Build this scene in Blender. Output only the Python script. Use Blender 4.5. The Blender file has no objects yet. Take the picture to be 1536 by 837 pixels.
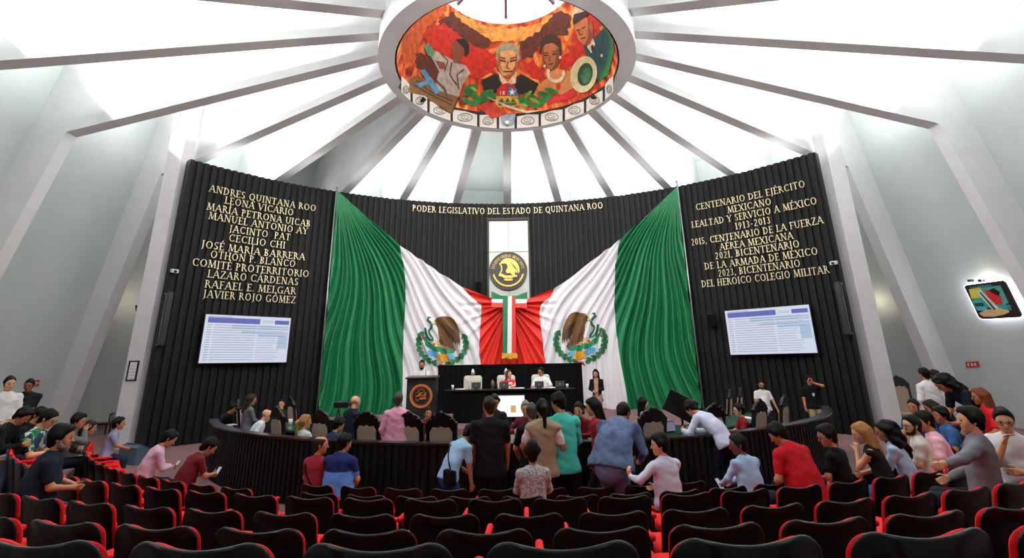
import bpy, bmesh, math, random
import numpy as np
from mathutils import Vector, Matrix
from mathutils.geometry import tessellate_polygon
SC = bpy.context.scene
COL = SC.collection
random.seed(7)
R = math.radians
# ------------------------------------------------------------------ camera
# world: metres, the camera stands above (0,0), +Y looks at the stage, floor of the well z=0
FPX, PITCH, ROLL, YAW, CYPX, EYE = 717.8, R(15.991), R(-0.966), R(0.867), 339.22, 2.2
_c, _s = math.cos, math.sin
RT = np.array([_c(YAW), -_s(YAW), 0.]); FH = np.array([_s(YAW), _c(YAW), 0.]); UZ = np.array([0, 0, 1.])
FW = FH*_c(PITCH)+UZ*_s(PITCH); UP = -FH*_s(PITCH)+UZ*_c(PITCH)
RX = RT*_c(ROLL)+UP*_s(ROLL); UX = -RT*_s(ROLL)+UP*_c(ROLL)
cd = bpy.data.cameras.new('camera'); cam = bpy.data.objects.new('camera', cd); COL.objects.link(cam)
M = Matrix.Identity(4)
for i in range(3):
    M[i][0] = RX[i]; M[i][1] = UX[i]; M[i][2] = -FW[i]
M[2][3] = EYE
cam.matrix_world = M
cd.sensor_fit = 'HORIZONTAL'; cd.sensor_width = 36.0; cd.lens = FPX/1536*36
cd.shift_y = -(418.5-CYPX)/1536; cd.clip_start = 0.05; cd.clip_end = 200
SC.camera = cam
# ------------------------------------------------------------------ view, world, lights
SC.view_settings.view_transform = 'Standard'; SC.view_settings.look = 'None'
SC.view_settings.gamma = 1.0; SC.view_settings.use_curve_mapping = False
SC.view_settings.exposure = -0.5
SC.cycles.use_denoising = True
SC.cycles.max_bounces = 8; SC.cycles.diffuse_bounces = 5; SC.cycles.glossy_bounces = 3
SC.cycles.sample_clamp_indirect = 6.0
wd = bpy.data.worlds.new('sky'); SC.world = wd; wd.use_nodes = True
wd.node_tree.nodes['Background'].inputs[0].default_value = (0.95, 0.97, 1, 1)
wd.node_tree.nodes['Background'].inputs[1].default_value = 2.5
CX, CY = 0.14, 13.5            # middle of the round hall
STEP = 14.76                   # angle between roof ribs
def pol(r, a, z=0.): return Vector((CX+r*_s(R(a)), CY+r*_c(R(a)), z))
def area_light(name, loc, target, sx, sy, power, color=(1, 1, 1), disk=False, spread=180):
    l = bpy.data.lights.new(name, 'AREA'); l.shape = 'DISK' if disk else 'RECTANGLE'
    l.size = sx; l.size_y = sy; l.energy = power; l.color = color; l.spread = R(spread)
    o = bpy.data.objects.new(name, l); COL.objects.link(o); o.location = loc
    d = Vector(target)-Vector(loc); o.rotation_euler = d.to_track_quat('-Z', 'Y').to_euler()
    return o
def spot_light(name, loc, target, power, angle=60, color=(1, 1, 1), blend=0.6, rad=0.08):
    l = bpy.data.lights.new(name, 'SPOT'); l.energy = power; l.spot_size = R(angle); l.spot_blend = blend
    l.shadow_soft_size = rad; l.color = color
    o = bpy.data.objects.new(name, l); COL.objects.link(o); o.location = loc
    d = Vector(target)-Vector(loc); o.rotation_euler = d.to_track_quat('-Z', 'Y').to_euler()
    return o
def point_light(name, loc, power, color=(1, 1, 1), rad=0.1):
    l = bpy.data.lights.new(name, 'POINT'); l.energy = power; l.color = color; l.shadow_soft_size = rad
    o = bpy.data.objects.new(name, l); COL.objects.link(o); o.location = loc
    return o
UPL = 260
for k in range(-12, 12):
    w = {-4: 0.05, -1: 0.22, 0: 0.9, 3: .75}.get(k, 1.0)
    tint = (0.97, 1.0, 0.96) if k % 3 else (1, 1, 1)
    area_light('bay_uplight', pol(12.6, (k+.5)*STEP, 10.0), pol(8.6, (k+.5)*STEP, 13.9), 1.6, .5, UPL*w, tint)
    l = area_light('bay_fill_strip', pol(9.0, (k+.5)*STEP, 10.9), pol(8.9, (k+.5)*STEP, 12.9), 7.4, .12, 430*w, tint)  # added fill without a fixture, spreads light over the bay's roof and fins
    e = pol(12.7, (k+.5)*STEP, 9.95)-pol(5.3, (k+.5)*STEP, 11.9); e.normalize()
    sd = Vector((_c(R((k+.5)*STEP)), -_s(R((k+.5)*STEP)), 0)); nn = e.cross(sd); nn = nn if nn.z < 0 else -nn
    yy = nn.cross(e); mm = Matrix((e, yy, nn)).transposed().to_4x4(); mm.translation = l.location; l.matrix_world = mm
    if abs(k+.5) > 4.6:
        area_light('bay_wall_fill', pol(12.9, (k+.5)*STEP, 10.2), pol(15.3, (k+.5)*STEP, 8.6), 1.4, .4, 8, (1, 1, 1))  # unseen fill added to brighten the upper bay walls
area_light('oculus_daylight', (CX, CY, 17.6), (CX, CY, 0), 7.0, 7.0, 620, (1, 1, 1), True)
for a in (-40, 0, 40, 150, 210):
    area_light('hall_fill', pol(5.0, a, 11.0), pol(5.2, a, 0),   .5, .5, 120, (1, .98, .95), True)  # added fill from above for the people, not a fitting of the hall
area_light('stage_fill', pol(5.5, 180-26, 11.0), (-3.5, 20.5, 4.5), .6, .6, 110, (1, .98, .95), True, 70)  # this and the next are added frontal fill for the stage wall and flags
area_light('stage_fill', pol(5.5, 180+26, 11.0), (3.8, 20.5, 4.5), .6, .6, 110, (1, .98, .95), True, 70)
for a in (-44, -30, -15, 0, 15, 30, 44):
    area_light('rib_underside_fill', (14.75*_s(R(a)), 6.84+14.75*_c(R(a)), 9.0), (10*_s(R(a)), 6.84+10*_c(R(a)), 14), 1.6, .2, 40)  # added fill hidden behind the wall top, lifts the dark rib undersides
# ------------------------------------------------------------------ picture -> place helpers (ray of a pixel met with a real surface)
def ray(px, py):
    return (FW+RX*((px-768)/FPX)+UX*((CYPX-py)/FPX))
def atz(px, py, z):
    r = ray(px, py); t = (z-EYE)/r[2]; return Vector((r[0]*t, r[1]*t, z))
def aty(px, py, y):
    r = ray(px, py); t = y/r[1]; return Vector((r[0]*t, y, EYE+r[2]*t))
WY = 6.84                      # centre of the curved black wall
def wall(a, z, rad=14.18): return Vector((rad*_s(R(a)), WY+rad*_c(R(a)), z))
def cyl(px, py, rad):
    r = ray(px, py); a = r[0]**2+r[1]**2; b = -2*r[1]*WY; c = WY*WY-rad*rad
    t = (-b+math.sqrt(b*b-4*a*c))/(2*a)
    return math.degrees(math.atan2(r[0]*t, r[1]*t-WY)), r[2]*t+EYE
# ------------------------------------------------------------------ materials
def lin(c):
    return tuple(((v/255)/12.92 if v/255 <= .04045 else ((v/255+.055)/1.055)**2.4) for v in c)+(1,)
MATS = {}
def mat(name, rgb, rough=.6, metal=0., var=0.08, scale=6., bump=0., spec=.5, emit=0., coat=0., sheen=0.):
    if name in MATS: return MATS[name]
    m = bpy.data.materials.new(name); m.use_nodes = True; nt = m.node_tree; b = nt.nodes['Principled BSDF']
    b.inputs['Roughness'].default_value = rough; b.inputs['Metallic'].default_value = metal
    b.inputs['Specular IOR Level'].default_value = spec
    if coat: b.inputs['Coat Weight'].default_value = coat
    if sheen: b.inputs['Sheen Weight'].default_value = sheen
    tc = nt.nodes.new('ShaderNodeTexCoord'); nz = nt.nodes.new('ShaderNodeTexNoise')
    nz.inputs['Scale'].default_value = scale; nz.inputs['Detail'].default_value = 4
    nt.links.new(tc.outputs['Object'], nz.inputs['Vector'])
    rp = nt.nodes.new('ShaderNodeValToRGB'); L = lin(rgb)
    rp.color_ramp.elements[0].position = .3; rp.color_ramp.elements[1].position = .7
    rp.color_ramp.elements[0].color = tuple(v*(1-var) for v in L[:3])+(1,)
    rp.color_ramp.elements[1].color = tuple(min(1, v*(1+var)) for v in L[:3])+(1,)
    nt.links.new(nz.outputs['Fac'], rp.inputs['Fac']); nt.links.new(rp.outputs['Color'], b.inputs['Base Color'])
    if bump:
        bp = nt.nodes.new('ShaderNodeBump'); bp.inputs['Strength'].default_value = bump; bp.inputs['Distance'].default_value = .02
        nt.links.new(nz.outputs['Fac'], bp.inputs['Height']); nt.links.new(bp.outputs['Normal'], b.inputs['Normal'])
    if emit:
        b.inputs['Emission Color'].default_value = L; b.inputs['Emission Strength'].default_value = emit
        for e_ in rp.color_ramp.elements: e_.color = (.01, .01, .01, 1)
    MATS[name] = m
    return m
def multi_mat(name, cols, scale=8, kind='noise', rough=.8, spots=None, dist=0.0, detail=6, stretch=(1, 1, 1)):
    if name in MATS: return MATS[name]
    m = bpy.data.materials.new(name); m.use_nodes = True; nt = m.node_tree; b = nt.nodes['Principled BSDF']
    b.inputs['Roughness'].default_value = rough
    tc = nt.nodes.new('ShaderNodeTexCoord'); mp = nt.nodes.new('ShaderNodeMapping'); mp.inputs['Scale'].default_value = stretch
    nt.links.new(tc.outputs['Object'], mp.inputs['Vector'])
    if kind == 'noise':
        nz = nt.nodes.new('ShaderNodeTexNoise'); nz.inputs['Scale'].default_value = scale; nz.inputs['Detail'].default_value = detail
        nz.inputs['Distortion'].default_value = dist; out = nz.outputs['Fac']
    elif kind == 'voronoi':
        nz = nt.nodes.new('ShaderNodeTexVoronoi'); nz.inputs['Scale'].default_value = scale
        sp = nt.nodes.new('ShaderNodeSeparateColor'); nt.links.new(nz.outputs['Color'], sp.inputs[0]); out = sp.outputs[0]
    else:
        nz = nt.nodes.new('ShaderNodeTexWave'); nz.inputs['Scale'].default_value = scale; nz.inputs['Distortion'].default_value = dist; out = nz.outputs['Fac']
    nt.links.new(mp.outputs['Vector'], nz.inputs['Vector'])
    rp = nt.nodes.new('ShaderNodeValToRGB'); n = len(cols)
    if kind == 'voronoi': rp.color_ramp.interpolation = 'CONSTANT'
    while len(rp.color_ramp.elements) < n: rp.color_ramp.elements.new(.5)
    lo, hi = (0, 1) if kind != 'noise' else (.3, .72)
    for i, c in enumerate(cols):
        e = rp.color_ramp.elements[i]; e.position = (spots[i] if spots else lo+(hi-lo)*i/max(1, n-1 if kind != 'voronoi' else n)); e.color = lin(c)
    nt.links.new(out, rp.inputs['Fac']); nt.links.new(rp.outputs['Color'], b.inputs['Base Color'])
    MATS[name] = m
    return m
PLASTER = mat('white_plaster', (200, 208, 206), .75, var=.025, scale=1.3, bump=.06)
RIBM = mat('rib_paint', (231, 231, 232), .75, var=.03, scale=2, bump=.05)
PIERM = mat('pier_plaster', (222, 218, 220), .7, var=.04, scale=3, bump=.1)
BLACKWALL = mat('black_slats', (13, 12, 13), .55, var=.15, scale=3, spec=.22)
BARRIER = mat('dark_slats', (13, 11, 11), .6, var=.15, scale=3, spec=.2)
CARPET = mat('mauve_carpet', (116, 82, 82), .95, var=.12, scale=60, bump=.3)
TIERM = mat('tier_carpet', (60, 30, 32), .95, var=.2, scale=50)
BLACKCLOTH = mat('black_cloth', (10, 9, 10), .9, var=.2, scale=20, spec=.12)
BLACKPLASTIC = mat('black_plastic', (15, 14, 14), .33, var=.1, scale=9)
SEATSHELL = mat('seat_shell', (8, 6, 6), .33, var=.1, scale=12, bump=.03, spec=.22)
SEATRED = mat('red_upholstery', (198, 12, 16), .75, var=.1, scale=40, bump=.1, spec=.2)
METAL = mat('brushed_metal', (150, 150, 146), .42, 1., var=.05, scale=3)
STEEL = mat('pole_metal', (170, 172, 172), .35, .8, var=.05)
GOLD = mat('gold_letters', (240, 226, 182), .4, .3, var=.06, scale=30)
GOLD2 = mat('gold_relief', (206, 170, 84), .35, .6, var=.12, scale=14)
BEIGE = mat('beige_upholstery', (166, 142, 126), .8, var=.06, scale=30, bump=.1)
CREAM = mat('tufted_cream', (196, 186, 174), .7, var=.05, scale=10, bump=.1)
WOODBLACK = mat('carved_black_wood', (11, 8, 8), .4, var=.2, scale=15, bump=.2, spec=.3)
DESKGREEN = mat('green_desk_top', (28, 74, 58), .25, var=.1, scale=5)
PAPER = mat('paper', (240, 240, 240), .8, var=.01)
WHITEPLASTIC = mat('white_plastic', (232, 232, 232), .4, var=.02)
# ------------------------------------------------------------------ object helpers
def tag(o, label=None, cat=None, group=None, kind=None):
    if label: o['label'] = label
    if cat: o['category'] = cat
    if group: o['group'] = group
    if kind: o['kind'] = kind
    return o
def empty(name, loc, rz=0., label=None, cat=None, group=None):
    o = bpy.data.objects.new(name, None); COL.objects.link(o); o.location = loc; o.rotation_euler.z = rz
    o.empty_display_size = .1
    return tag(o, label, cat, group)
def mesh(name, v, f, m, parent=None, smooth=False, idx=None):
    me = bpy.data.meshes.new(name); me.from_pydata([tuple(p) for p in v], [], [tuple(q) for q in f])
    ms = m if isinstance(m, (list, tuple)) else [m]
    for q in ms: me.materials.append(q)
    if idx is not None: me.polygons.foreach_set('material_index', idx)
    if smooth: me.polygons.foreach_set('use_smooth', [True]*len(me.polygons))
    me.update()
    o = bpy.data.objects.new(name, me); COL.objects.link(o)
    if parent: o.parent = parent
    return o
class MB:
    """collects shapes into one mesh"""
    def __init__(s): s.v = []; s.f = []
    def add(s, v, f):
        n = len(s.v); s.v += [Vector(p) for p in v]; s.f += [[i+n for i in q] for q in f]; return s
    def box(s, c, d, rz=0., rx=0., ry=0., bev=0.):
        x, y, z = d[0]/2, d[1]/2, d[2]/2
        mt = Matrix.Translation(c) @ Matrix.Rotation(rz, 4, 'Z') @ Matrix.Rotation(rx, 4, 'X') @ Matrix.Rotation(ry, 4, 'Y')
        if bev:
            bm = bmesh.new(); bmesh.ops.create_cube(bm, size=1.0, matrix=Matrix.Diagonal((d[0], d[1], d[2], 1)))
            bmesh.ops.bevel(bm, geom=bm.edges[:], offset=bev, segments=2, profile=.5, affect='EDGES')
            bm.verts.index_update()
            s.add([mt @ q.co for q in bm.verts], [[q.index for q in p.verts] for p in bm.faces]); bm.free(); return s
        p = [Vector((a*x, b*y, e*z)) for e in (-1, 1) for b in (-1, 1) for a in (-1, 1)]
        return s.add([mt @ q for q in p], [(0, 2, 3, 1), (4, 5, 7, 6), (0, 1, 5, 4), (2, 6, 7, 3), (0, 4, 6, 2), (1, 3, 7, 5)])
    def tube(s, pts, rad, n=8, close=True, flat=None):
        pts = [Vector(p) for p in pts]; rr = rad if isinstance(rad, (list, tuple)) else [rad]*len(pts)
        v = []; f = []
        for i, p in enumerate(pts):
            d = (pts[min(i+1, len(pts)-1)]-pts[max(i-1, 0)]).normalized()
            u = d.cross(Vector((0, 0, 1)) if abs(d.z) < .9 else Vector((0, 1, 0))).normalized(); w = d.cross(u)
            for j in range(n):
                a = 2*math.pi*j/n; v.append(p+(u*_c(a)+w*_s(a))*rr[i])
        for i in range(len(pts)-1):
            for j in range(n):
                f.append((i*n+j, i*n+(j+1) % n, (i+1)*n+(j+1) % n, (i+1)*n+j))
        if close: f.append(list(range(n))[::-1]); f.append([(len(pts)-1)*n+j for j in range(n)])
        return s.add(v, f)
    def lathe(s, prof, c=(0, 0, 0), n=16, sx=1., sy=1.):
        v = []; f = []; c = Vector(c)
        for r, z in prof:
            for j in range(n):
                a = 2*math.pi*j/n; v.append(c+Vector((r*_c(a)*sx, r*_s(a)*sy, z)))
        for i in range(len(prof)-1):
            for j in range(n): f.append((i*n+j, i*n+(j+1) % n, (i+1)*n+(j+1) % n, (i+1)*n+j))
        f.append(list(range(n))[::-1]); f.append([(len(prof)-1)*n+j for j in range(n)])
        return s.add(v, f)
    def ball(s, c, r, n=10, m=7):
        rx, ry, rz = r if isinstance(r, (tuple, list)) else (r, r, r)
        v = []; f = []; c = Vector(c)
        for i in range(m+1):
            t = math.pi*i/m
            for j in range(n):
                a = 2*math.pi*j/n; v.append(c+Vector((rx*_s(t)*_c(a), ry*_s(t)*_s(a), rz*_c(t))))
        for i in range(m):
            for j in range(n): f.append((i*n+j, (i+1)*n+j, (i+1)*n+(j+1) % n, i*n+(j+1) % n))
        return s.add(v, f)
    def prism(s, poly, fr, depth):
        """2-D outline carried into space by fr(x,y,d): front at d=0, back at d=depth"""
        n = len(poly); v = [fr(x, y, 0) for x, y in poly]+[fr(x, y, depth) for x, y in poly]
        tri = tessellate_polygon([[Vector((x, y, 0)) for x, y in poly]])
        f = [list(t) for t in tri]+[[i+n for i in t][::-1] for t in tri]
        f += [(i, (i+1) % n, n+(i+1) % n, n+i) for i in range(n)]
        return s.add(v, f)
    def build(s, name, m, parent=None, smooth=False):
        return mesh(name, s.v, s.f, m, parent, smooth)
def autosmooth(o, ang=40):
    me = o.data; bm = bmesh.new(); bm.from_mesh(me); bmesh.ops.remove_doubles(bm, verts=bm.verts, dist=1e-5)
    bmesh.ops.recalc_face_normals(bm, faces=bm.faces)
    for e in bm.edges:
        if len(e.link_faces) == 2 and e.calc_face_angle(0) > R(ang): e.smooth = False
    for f in bm.faces: f.smooth = True
    bm.to_mesh(me); bm.free(); return o
def fix_normals(o):
    bm = bmesh.new(); bm.from_mesh(o.data); bmesh.ops.recalc_face_normals(bm, faces=bm.faces); bm.to_mesh(o.data); bm.free(); return o
def dup(root, loc, rz, label=None, group=None):
    r = root.copy(); COL.objects.link(r); r.location = loc; r.rotation_euler.z = rz
    if label: r['label'] = label
    if group: r['group'] = group
    for ch in list(root.children):
        c = ch.copy(); COL.objects.link(c); c.parent = r
        for g in list(ch.children):
            d = g.copy(); COL.objects.link(d); d.parent = c
    return r
ORD = 'first second third fourth fifth sixth seventh eighth ninth tenth eleventh twelfth thirteenth fourteenth fifteenth sixteenth seventeenth eighteenth nineteenth twentieth'.split()
ORD += ['twenty-'+o for o in ORD[:9]]+['thirtieth']+['thirty-'+o for o in ORD[:9]]
def patch(polys, fn, maxlen, off):
    """flat 2-D outlines laid on a curved surface fn(x,y,off), cut fine enough to follow it"""
    vs = []; fs = []
    for poly in polys:
        bm = bmesh.new(); vv = [bm.verts.new((x, y, 0)) for x, y in poly]
        for t in tessellate_polygon([[Vector((x, y, 0)) for x, y in poly]]):
            try: bm.faces.new([vv[i] for i in t])
            except ValueError: pass
        for _ in range(6):
            ed = [e for e in bm.edges if e.calc_length() > maxlen]
            if not ed: break
            bmesh.ops.subdivide_edges(bm, edges=ed, cuts=1); bmesh.ops.triangulate(bm, faces=bm.faces[:])
        bm.verts.index_update(); n = len(vs)
        vs += [fn(q.co.x, q.co.y, off) for q in bm.verts]; fs += [[q.index+n for q in p.verts] for p in bm.faces]; bm.free()
    return vs, fs
def ell(cx, cy, rx, ry, n=20, rot=0., a0=0., a1=360.):
    out = []
    for i in range(n):
        a = R(a0+(a1-a0)*i/(n if a1-a0 >= 359 else n-1)); x, y = rx*_c(a), ry*_s(a)
        out.append((cx+x*_c(rot)-y*_s(rot), cy+x*_s(rot)+y*_c(rot)))
    return out
def band(pts, w):
    """outline of a stroke of width w (or widths) along pts"""
    l = []; r = []; n = len(pts)
    for i, (x, y) in enumerate(pts):
        a = pts[max(0, i-1)]; b = pts[min(n-1, i+1)]; dx, dy = b[0]-a[0], b[1]-a[1]; q = math.hypot(dx, dy) or 1
        ww = (w[i] if isinstance(w, (list, tuple)) else w)/2
        l.append((x-dy/q*ww, y+dx/q*ww)); r.append((x+dy/q*ww, y-dx/q*ww))
    return l+r[::-1]
# ================================================================== THE SETTING
DX, DY = 0.4, 17.4             # middle of the desk ring and of the seat rows
FL = -.12                     # floor of the well; the ring of desks stands a little higher
ROWS = [(15.5, .87), (14.44, .60), (13.35, .38), (12.2, .2), (11.15, -.03), (10.4, FL)]
def dpol(r, a, z=0.): return Vector((DX+r*_s(R(a)), DY-r*_c(R(a)), z))   # a=0 points at the camera, + to the right
def struct(name, mb, m, smooth=False):
    o = mb.build(name, m, None, smooth); o['kind'] = 'structure'; return fix_normals(o)
# floor slab
b = MB(); b.lathe([(17.6, -.4), (17.6, FL)], (CX, CY, 0), 96); struct('floor', b, CARPET)
b = MB(); b.prism([tuple(dpol(8.86, a).xy) for a in np.linspace(-62, 65, 60)]+[(8.6, 15.0), (-8.2, 15.0)], lambda x, y, d: Vector((x, y, -d)), .119); struct('floor_desk_ring', b, CARPET)
# raked seating tiers
def clipin(p, rad=16.2):
    d = Vector((p.x-CX, p.y-CY)); 
    if d.length > rad: d = d.normalized()*rad; return Vector((CX+d.x, CY+d.y, p.z))
    return p
for i in range(5):
    r, z = ROWS[i]; r0 = r-.8; r1 = (ROWS[i-1][0]-.8) if i else 17.2
    if z < FL+.02: continue
    b = MB(); v = []; f = []; n = 72
    for j in range(n+1):
        a = -64+128*j/n
        q0, q1 = clipin(dpol(r0, a, z)), clipin(dpol(r1, a, z))
        v += [q0, q1, Vector((q0.x, q0.y, FL+.001)), Vector((q1.x, q1.y, FL+.001))]
        if j:
            k = 4*j
            f += [(k-4, k, k+1, k-3), (k-2, k-1, k+3, k+2), (k-4, k-2, k+2, k), (k-3, k+1, k+3, k-1)]
    f += [(0, 1, 3, 2), (4*n, 4*n+2, 4*n+3, 4*n+1)]
    b.add(v, f); o = struct('floor_tier_%d' % (5-i), b, CARPET)
# ribs: fins that run from the ring down the roof, bend, and lean out to the ground
FIN = [(16.28, -.3), (13.77, 9.35), (3.95, 11.94), (3.95, 15.25), (14.3, 12.4), (17.15, -.3)]
for n_, k in enumerate(range(-12, 13)):
    a = k*STEP; e = Vector((_s(R(a)), _c(R(a)), 0)); t = Vector((_c(R(a)), -_s(R(a)), 0))
    b = MB(); b.prism(FIN, lambda x, y, d: Vector((CX, CY, 0))+e*x+Vector((0, 0, y))+t*(d-.19), .38)
    struct('trim_%d' % (n_+1), b, RIBM)
# walls and roof panels between the fins
b = MB()
for n_, k in enumerate(range(-12, 13)):
    a0 = k*STEP; a1 = (k+1)*STEP if k < 12 else 360-12*STEP
    w = MB(); p = [pol(17.12, a0, -.3), pol(17.12, a1, -.3), pol(14.28, a1, 12.38), pol(14.28, a0, 12.38)]
    q = [pol(17.4, a0, -.3), pol(17.4, a1, -.3), pol(14.5, a1, 12.65), pol(14.5, a0, 12.65)]
    w.add(p+q, [(0, 1, 2, 3), (4, 7, 6, 5), (0, 4, 5, 1), (1, 5, 6, 2), (2, 6, 7, 3), (3, 7, 4, 0)])
    struct('wall_bay_%d' % (n_+1), w, PLASTER)
    p = [pol(14.28, a0, 12.38), pol(14.28, a1, 12.38), pol(3.95, a1, 15.2), pol(3.95, a0, 15.2)]
    q = [pol(14.5, a0, 12.65), pol(14.5, a1, 12.65), pol(3.95, a1, 15.5), pol(3.95, a0, 15.5)]
    b.add(p+q, [(0, 3, 2, 1), (4, 5, 6, 7), (0, 1, 5, 4), (1, 2, 6, 5), (2, 3, 7, 6), (3, 0, 4, 7)])
struct('ceiling', b, PLASTER)
# compression ring
RI, RO_, ZR, ZT, RTOP = 3.54, 4.04, 11.18, 15.2, 2.6
b = MB(); n = 128; v = []; f = []
prof = [(RI, ZR), (RO_, ZR), (RO_, ZT+.4), (RTOP, ZT+.4), (RTOP+.02, ZT)]
prof += [(RI+.06, ZR+.02)]
for j in range(n):
    a = 360*j/n
    for r, z in prof: v.append(pol(r, a, z))
m_ = len(prof)
for j in range(n):
    for i in range(m_):
        f.append((j*m_+i, j*m_+(i+1) % m_, ((j+1) % n)*m_+(i+1) % m_, ((j+1) % n)*m_+i))
b.add(v, f); struct('trim_ring', b, RIBM)
b = MB()
for k in range(8):
    a = 45*k; e0 = pol(RTOP+.1, a, ZT+.25); e1 = pol(.12, a, ZT+.75)
    t = Vector((_c(R(a)), -_s(R(a)), 0))*.045; d = Vector((0, 0, .16))
    b.add([e0-t, e0+t, e1+t, e1-t, e0-t+d, e0+t+d, e1+t+d, e1-t+d], [(0, 3, 2, 1), (4, 5, 6, 7), (0, 1, 5, 4), (1, 2, 6, 5), (2, 3, 7, 6), (3, 0, 4, 7)])
struct('window_skylight', b, mat('strut_paint', (120, 112, 112), .6))
# curved black slatted wall behind the stage
def slat_wall(name, a0, a1, z0, z1, rad, centre_sign, period, depth, thick, m, amin=None):
    """curved wall of upright slats; centre_sign +1: hollow side seen (stage wall), -1: bulging side seen (barrier)"""
    L_ = abs(a1-a0)*math.pi/180*rad; n = int(L_/period); v = []; f = []; prof = []
    for i in range(n):
        for t, d in ((0.0, 1), (.07, 0), (.62, 0), (.69, 1)):
            prof.append((a0+(a1-a0)*(i+t)/n, d))
    prof.append((a1, 1))
    P = wall if centre_sign > 0 else (lambda a, z, r: dpol(r, a, z))
    sgn = 1 if centre_sign > 0 else -1
    for a, d in prof:
        r = rad+sgn*depth*(d-1); rb = rad+sgn*thick
        v += [P(a, z0, r), P(a, z1, r), P(a, z1, rb), P(a, z0, rb)]
    for i in range(len(prof)-1):
        k = 4*i
        for q in range(4): f.append((k+q, k+(q+1) % 4, k+4+(q+1) % 4, k+4+q))
    f += [(0, 1, 2, 3), (len(v)-4, len(v)-1, len(v)-2, len(v)-3)]
    b = MB(); b.add(v, f); return struct(name, b, m)
slat_wall('wall_stage', -51.4, 51.7, FL, 9.3, 14.2, 1, .235, .07, .28, BLACKWALL)
b = MB()
b.box((-11.72, 16.1, 6.2), (.52, .6, 12.6)); struct('wall_pier_left', b, PIERM)
b = MB(); b.box((11.92, 16.05, 6.2), (.56, .62, 12.6)); struct('wall_pier_right', b, PIERM)
# low curved barrier round the desks
slat_wall('wall_barrier', -62, 65, FL, .93, 9.0, -1, .13, .03, .12, BARRIER)
b = MB(); v = []; f = []; n = 90
for j in range(n+1):
    a = -62.2+127.4*j/n
    v += [dpol(9.05, a, .93), dpol(8.84, a, .93), dpol(9.05, a, .965), dpol(8.84, a, .965)]
    if j:
        k = 4*j
        f += [(k-4, k, k+2, k-2), (k-2, k+2, k+3, k-1), (k-3, k-1, k+3, k+1), (k-4, k-3, k+1, k)]
f += [(0, 2, 3, 1), (4*n, 4*n+1, 4*n+3, 4*n+2)]
b.add(v, f); struct('trim_barrier', b, mat('barrier_cap', (26, 30, 30), .25, var=.1))
# stage platform
b = MB(); v = []; n = 40
pts = [(-6.4, 15.0), (6.6, 15.0), (6.9, 16.4)]+[tuple(wall(a, 0, 14.1).xy) for a in np.linspace(30.5, -30.5, 30)]+[(-6.8, 16.4)]
b.prism(pts, lambda x, y, d: Vector((x, y, .4-d)), .399); struct('floor_stage', b, CARPET)

# ================================================================== SEATS
def rrect(w, h, r, n=6, z0=0., dip=0., rb=None):
    """outline of a seat back: rounded top corners, slightly dished top"""
    rb = r*.5 if rb is None else rb; p = []
    for cx, cz, rr, a0 in ((w/2-r, h-r, r, 0), (-w/2+r, h-r, r, 90), (-w/2+rb, rb, rb, 180), (w/2-rb, rb, rb, 270)):
        for i in range(n+1):
            a = R(a0+90*i/n); p.append((cx+rr*_c(a), z0+cz+rr*_s(a)))
        if a0 == 0 and dip:
            for i in range(1, 8):
                t = i/8; x = (w/2-r)*(1-2*t); p.append((x, z0+h-dip*_s(math.pi*t)))
    return p
def slab(poly, thick, tilt, hinge, curve=0., bev=.012):
    """upright rounded slab leaning back by tilt, front face towards +y; bulged horizontally by curve"""
    bm = bmesh.new(); n = len(poly)
    cxm = sum(p[0] for p in poly)/n; czm = sum(p[1] for p in poly)/n
    rings = []
    for d, s in ((0, bev), (bev, 0), (thick-bev, 0), (thick, bev)):
        ring = []
        for x, z in poly:
            l = math.hypot(x-cxm, z-czm) or 1; k = 1-s/l
            ring.append(bm.verts.new((cxm+(x-cxm)*k, d, czm+(z-czm)*k)))
        rings.append(ring)
    for a, c in zip(rings, rings[1:]):
        for i in range(n): bm.faces.new((a[i], a[(i+1) % n], c[(i+1) % n], c[i]))
    for ring, inv in ((rings[0], False), (rings[-1], True)):
        mid = bm.verts.new((cxm, ring[0].co.y, czm)); prev = ring
        for s in (.66, .33):
            cur = [bm.verts.new((cxm+(q.co.x-cxm)*s, q.co.y, czm+(q.co.z-czm)*s)) for q in ring]
            for i in range(n): bm.faces.new((prev[i], prev[(i+1) % n], cur[(i+1) % n], cur[i]))
            prev = cur
        for i in range(n): bm.faces.new((prev[i], prev[(i+1) % n], mid))
    ct, st = _c(tilt), _s(tilt)
    for q in bm.verts:
        x, y, z = q.co; y += curve*(x*x)*4; zz = z-hinge[1]
        q.co = (x, hinge[0]+y*ct-zz*st, hinge[1]+zz*ct+y*st)
    bmesh.ops.recalc_face_normals(bm, faces=bm.faces); bm.verts.index_update()
    v = [q.co.copy() for q in bm.verts]; f = [[q.index for q in p.verts] for p in bm.faces]; bm.free()
    return v, f
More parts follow.
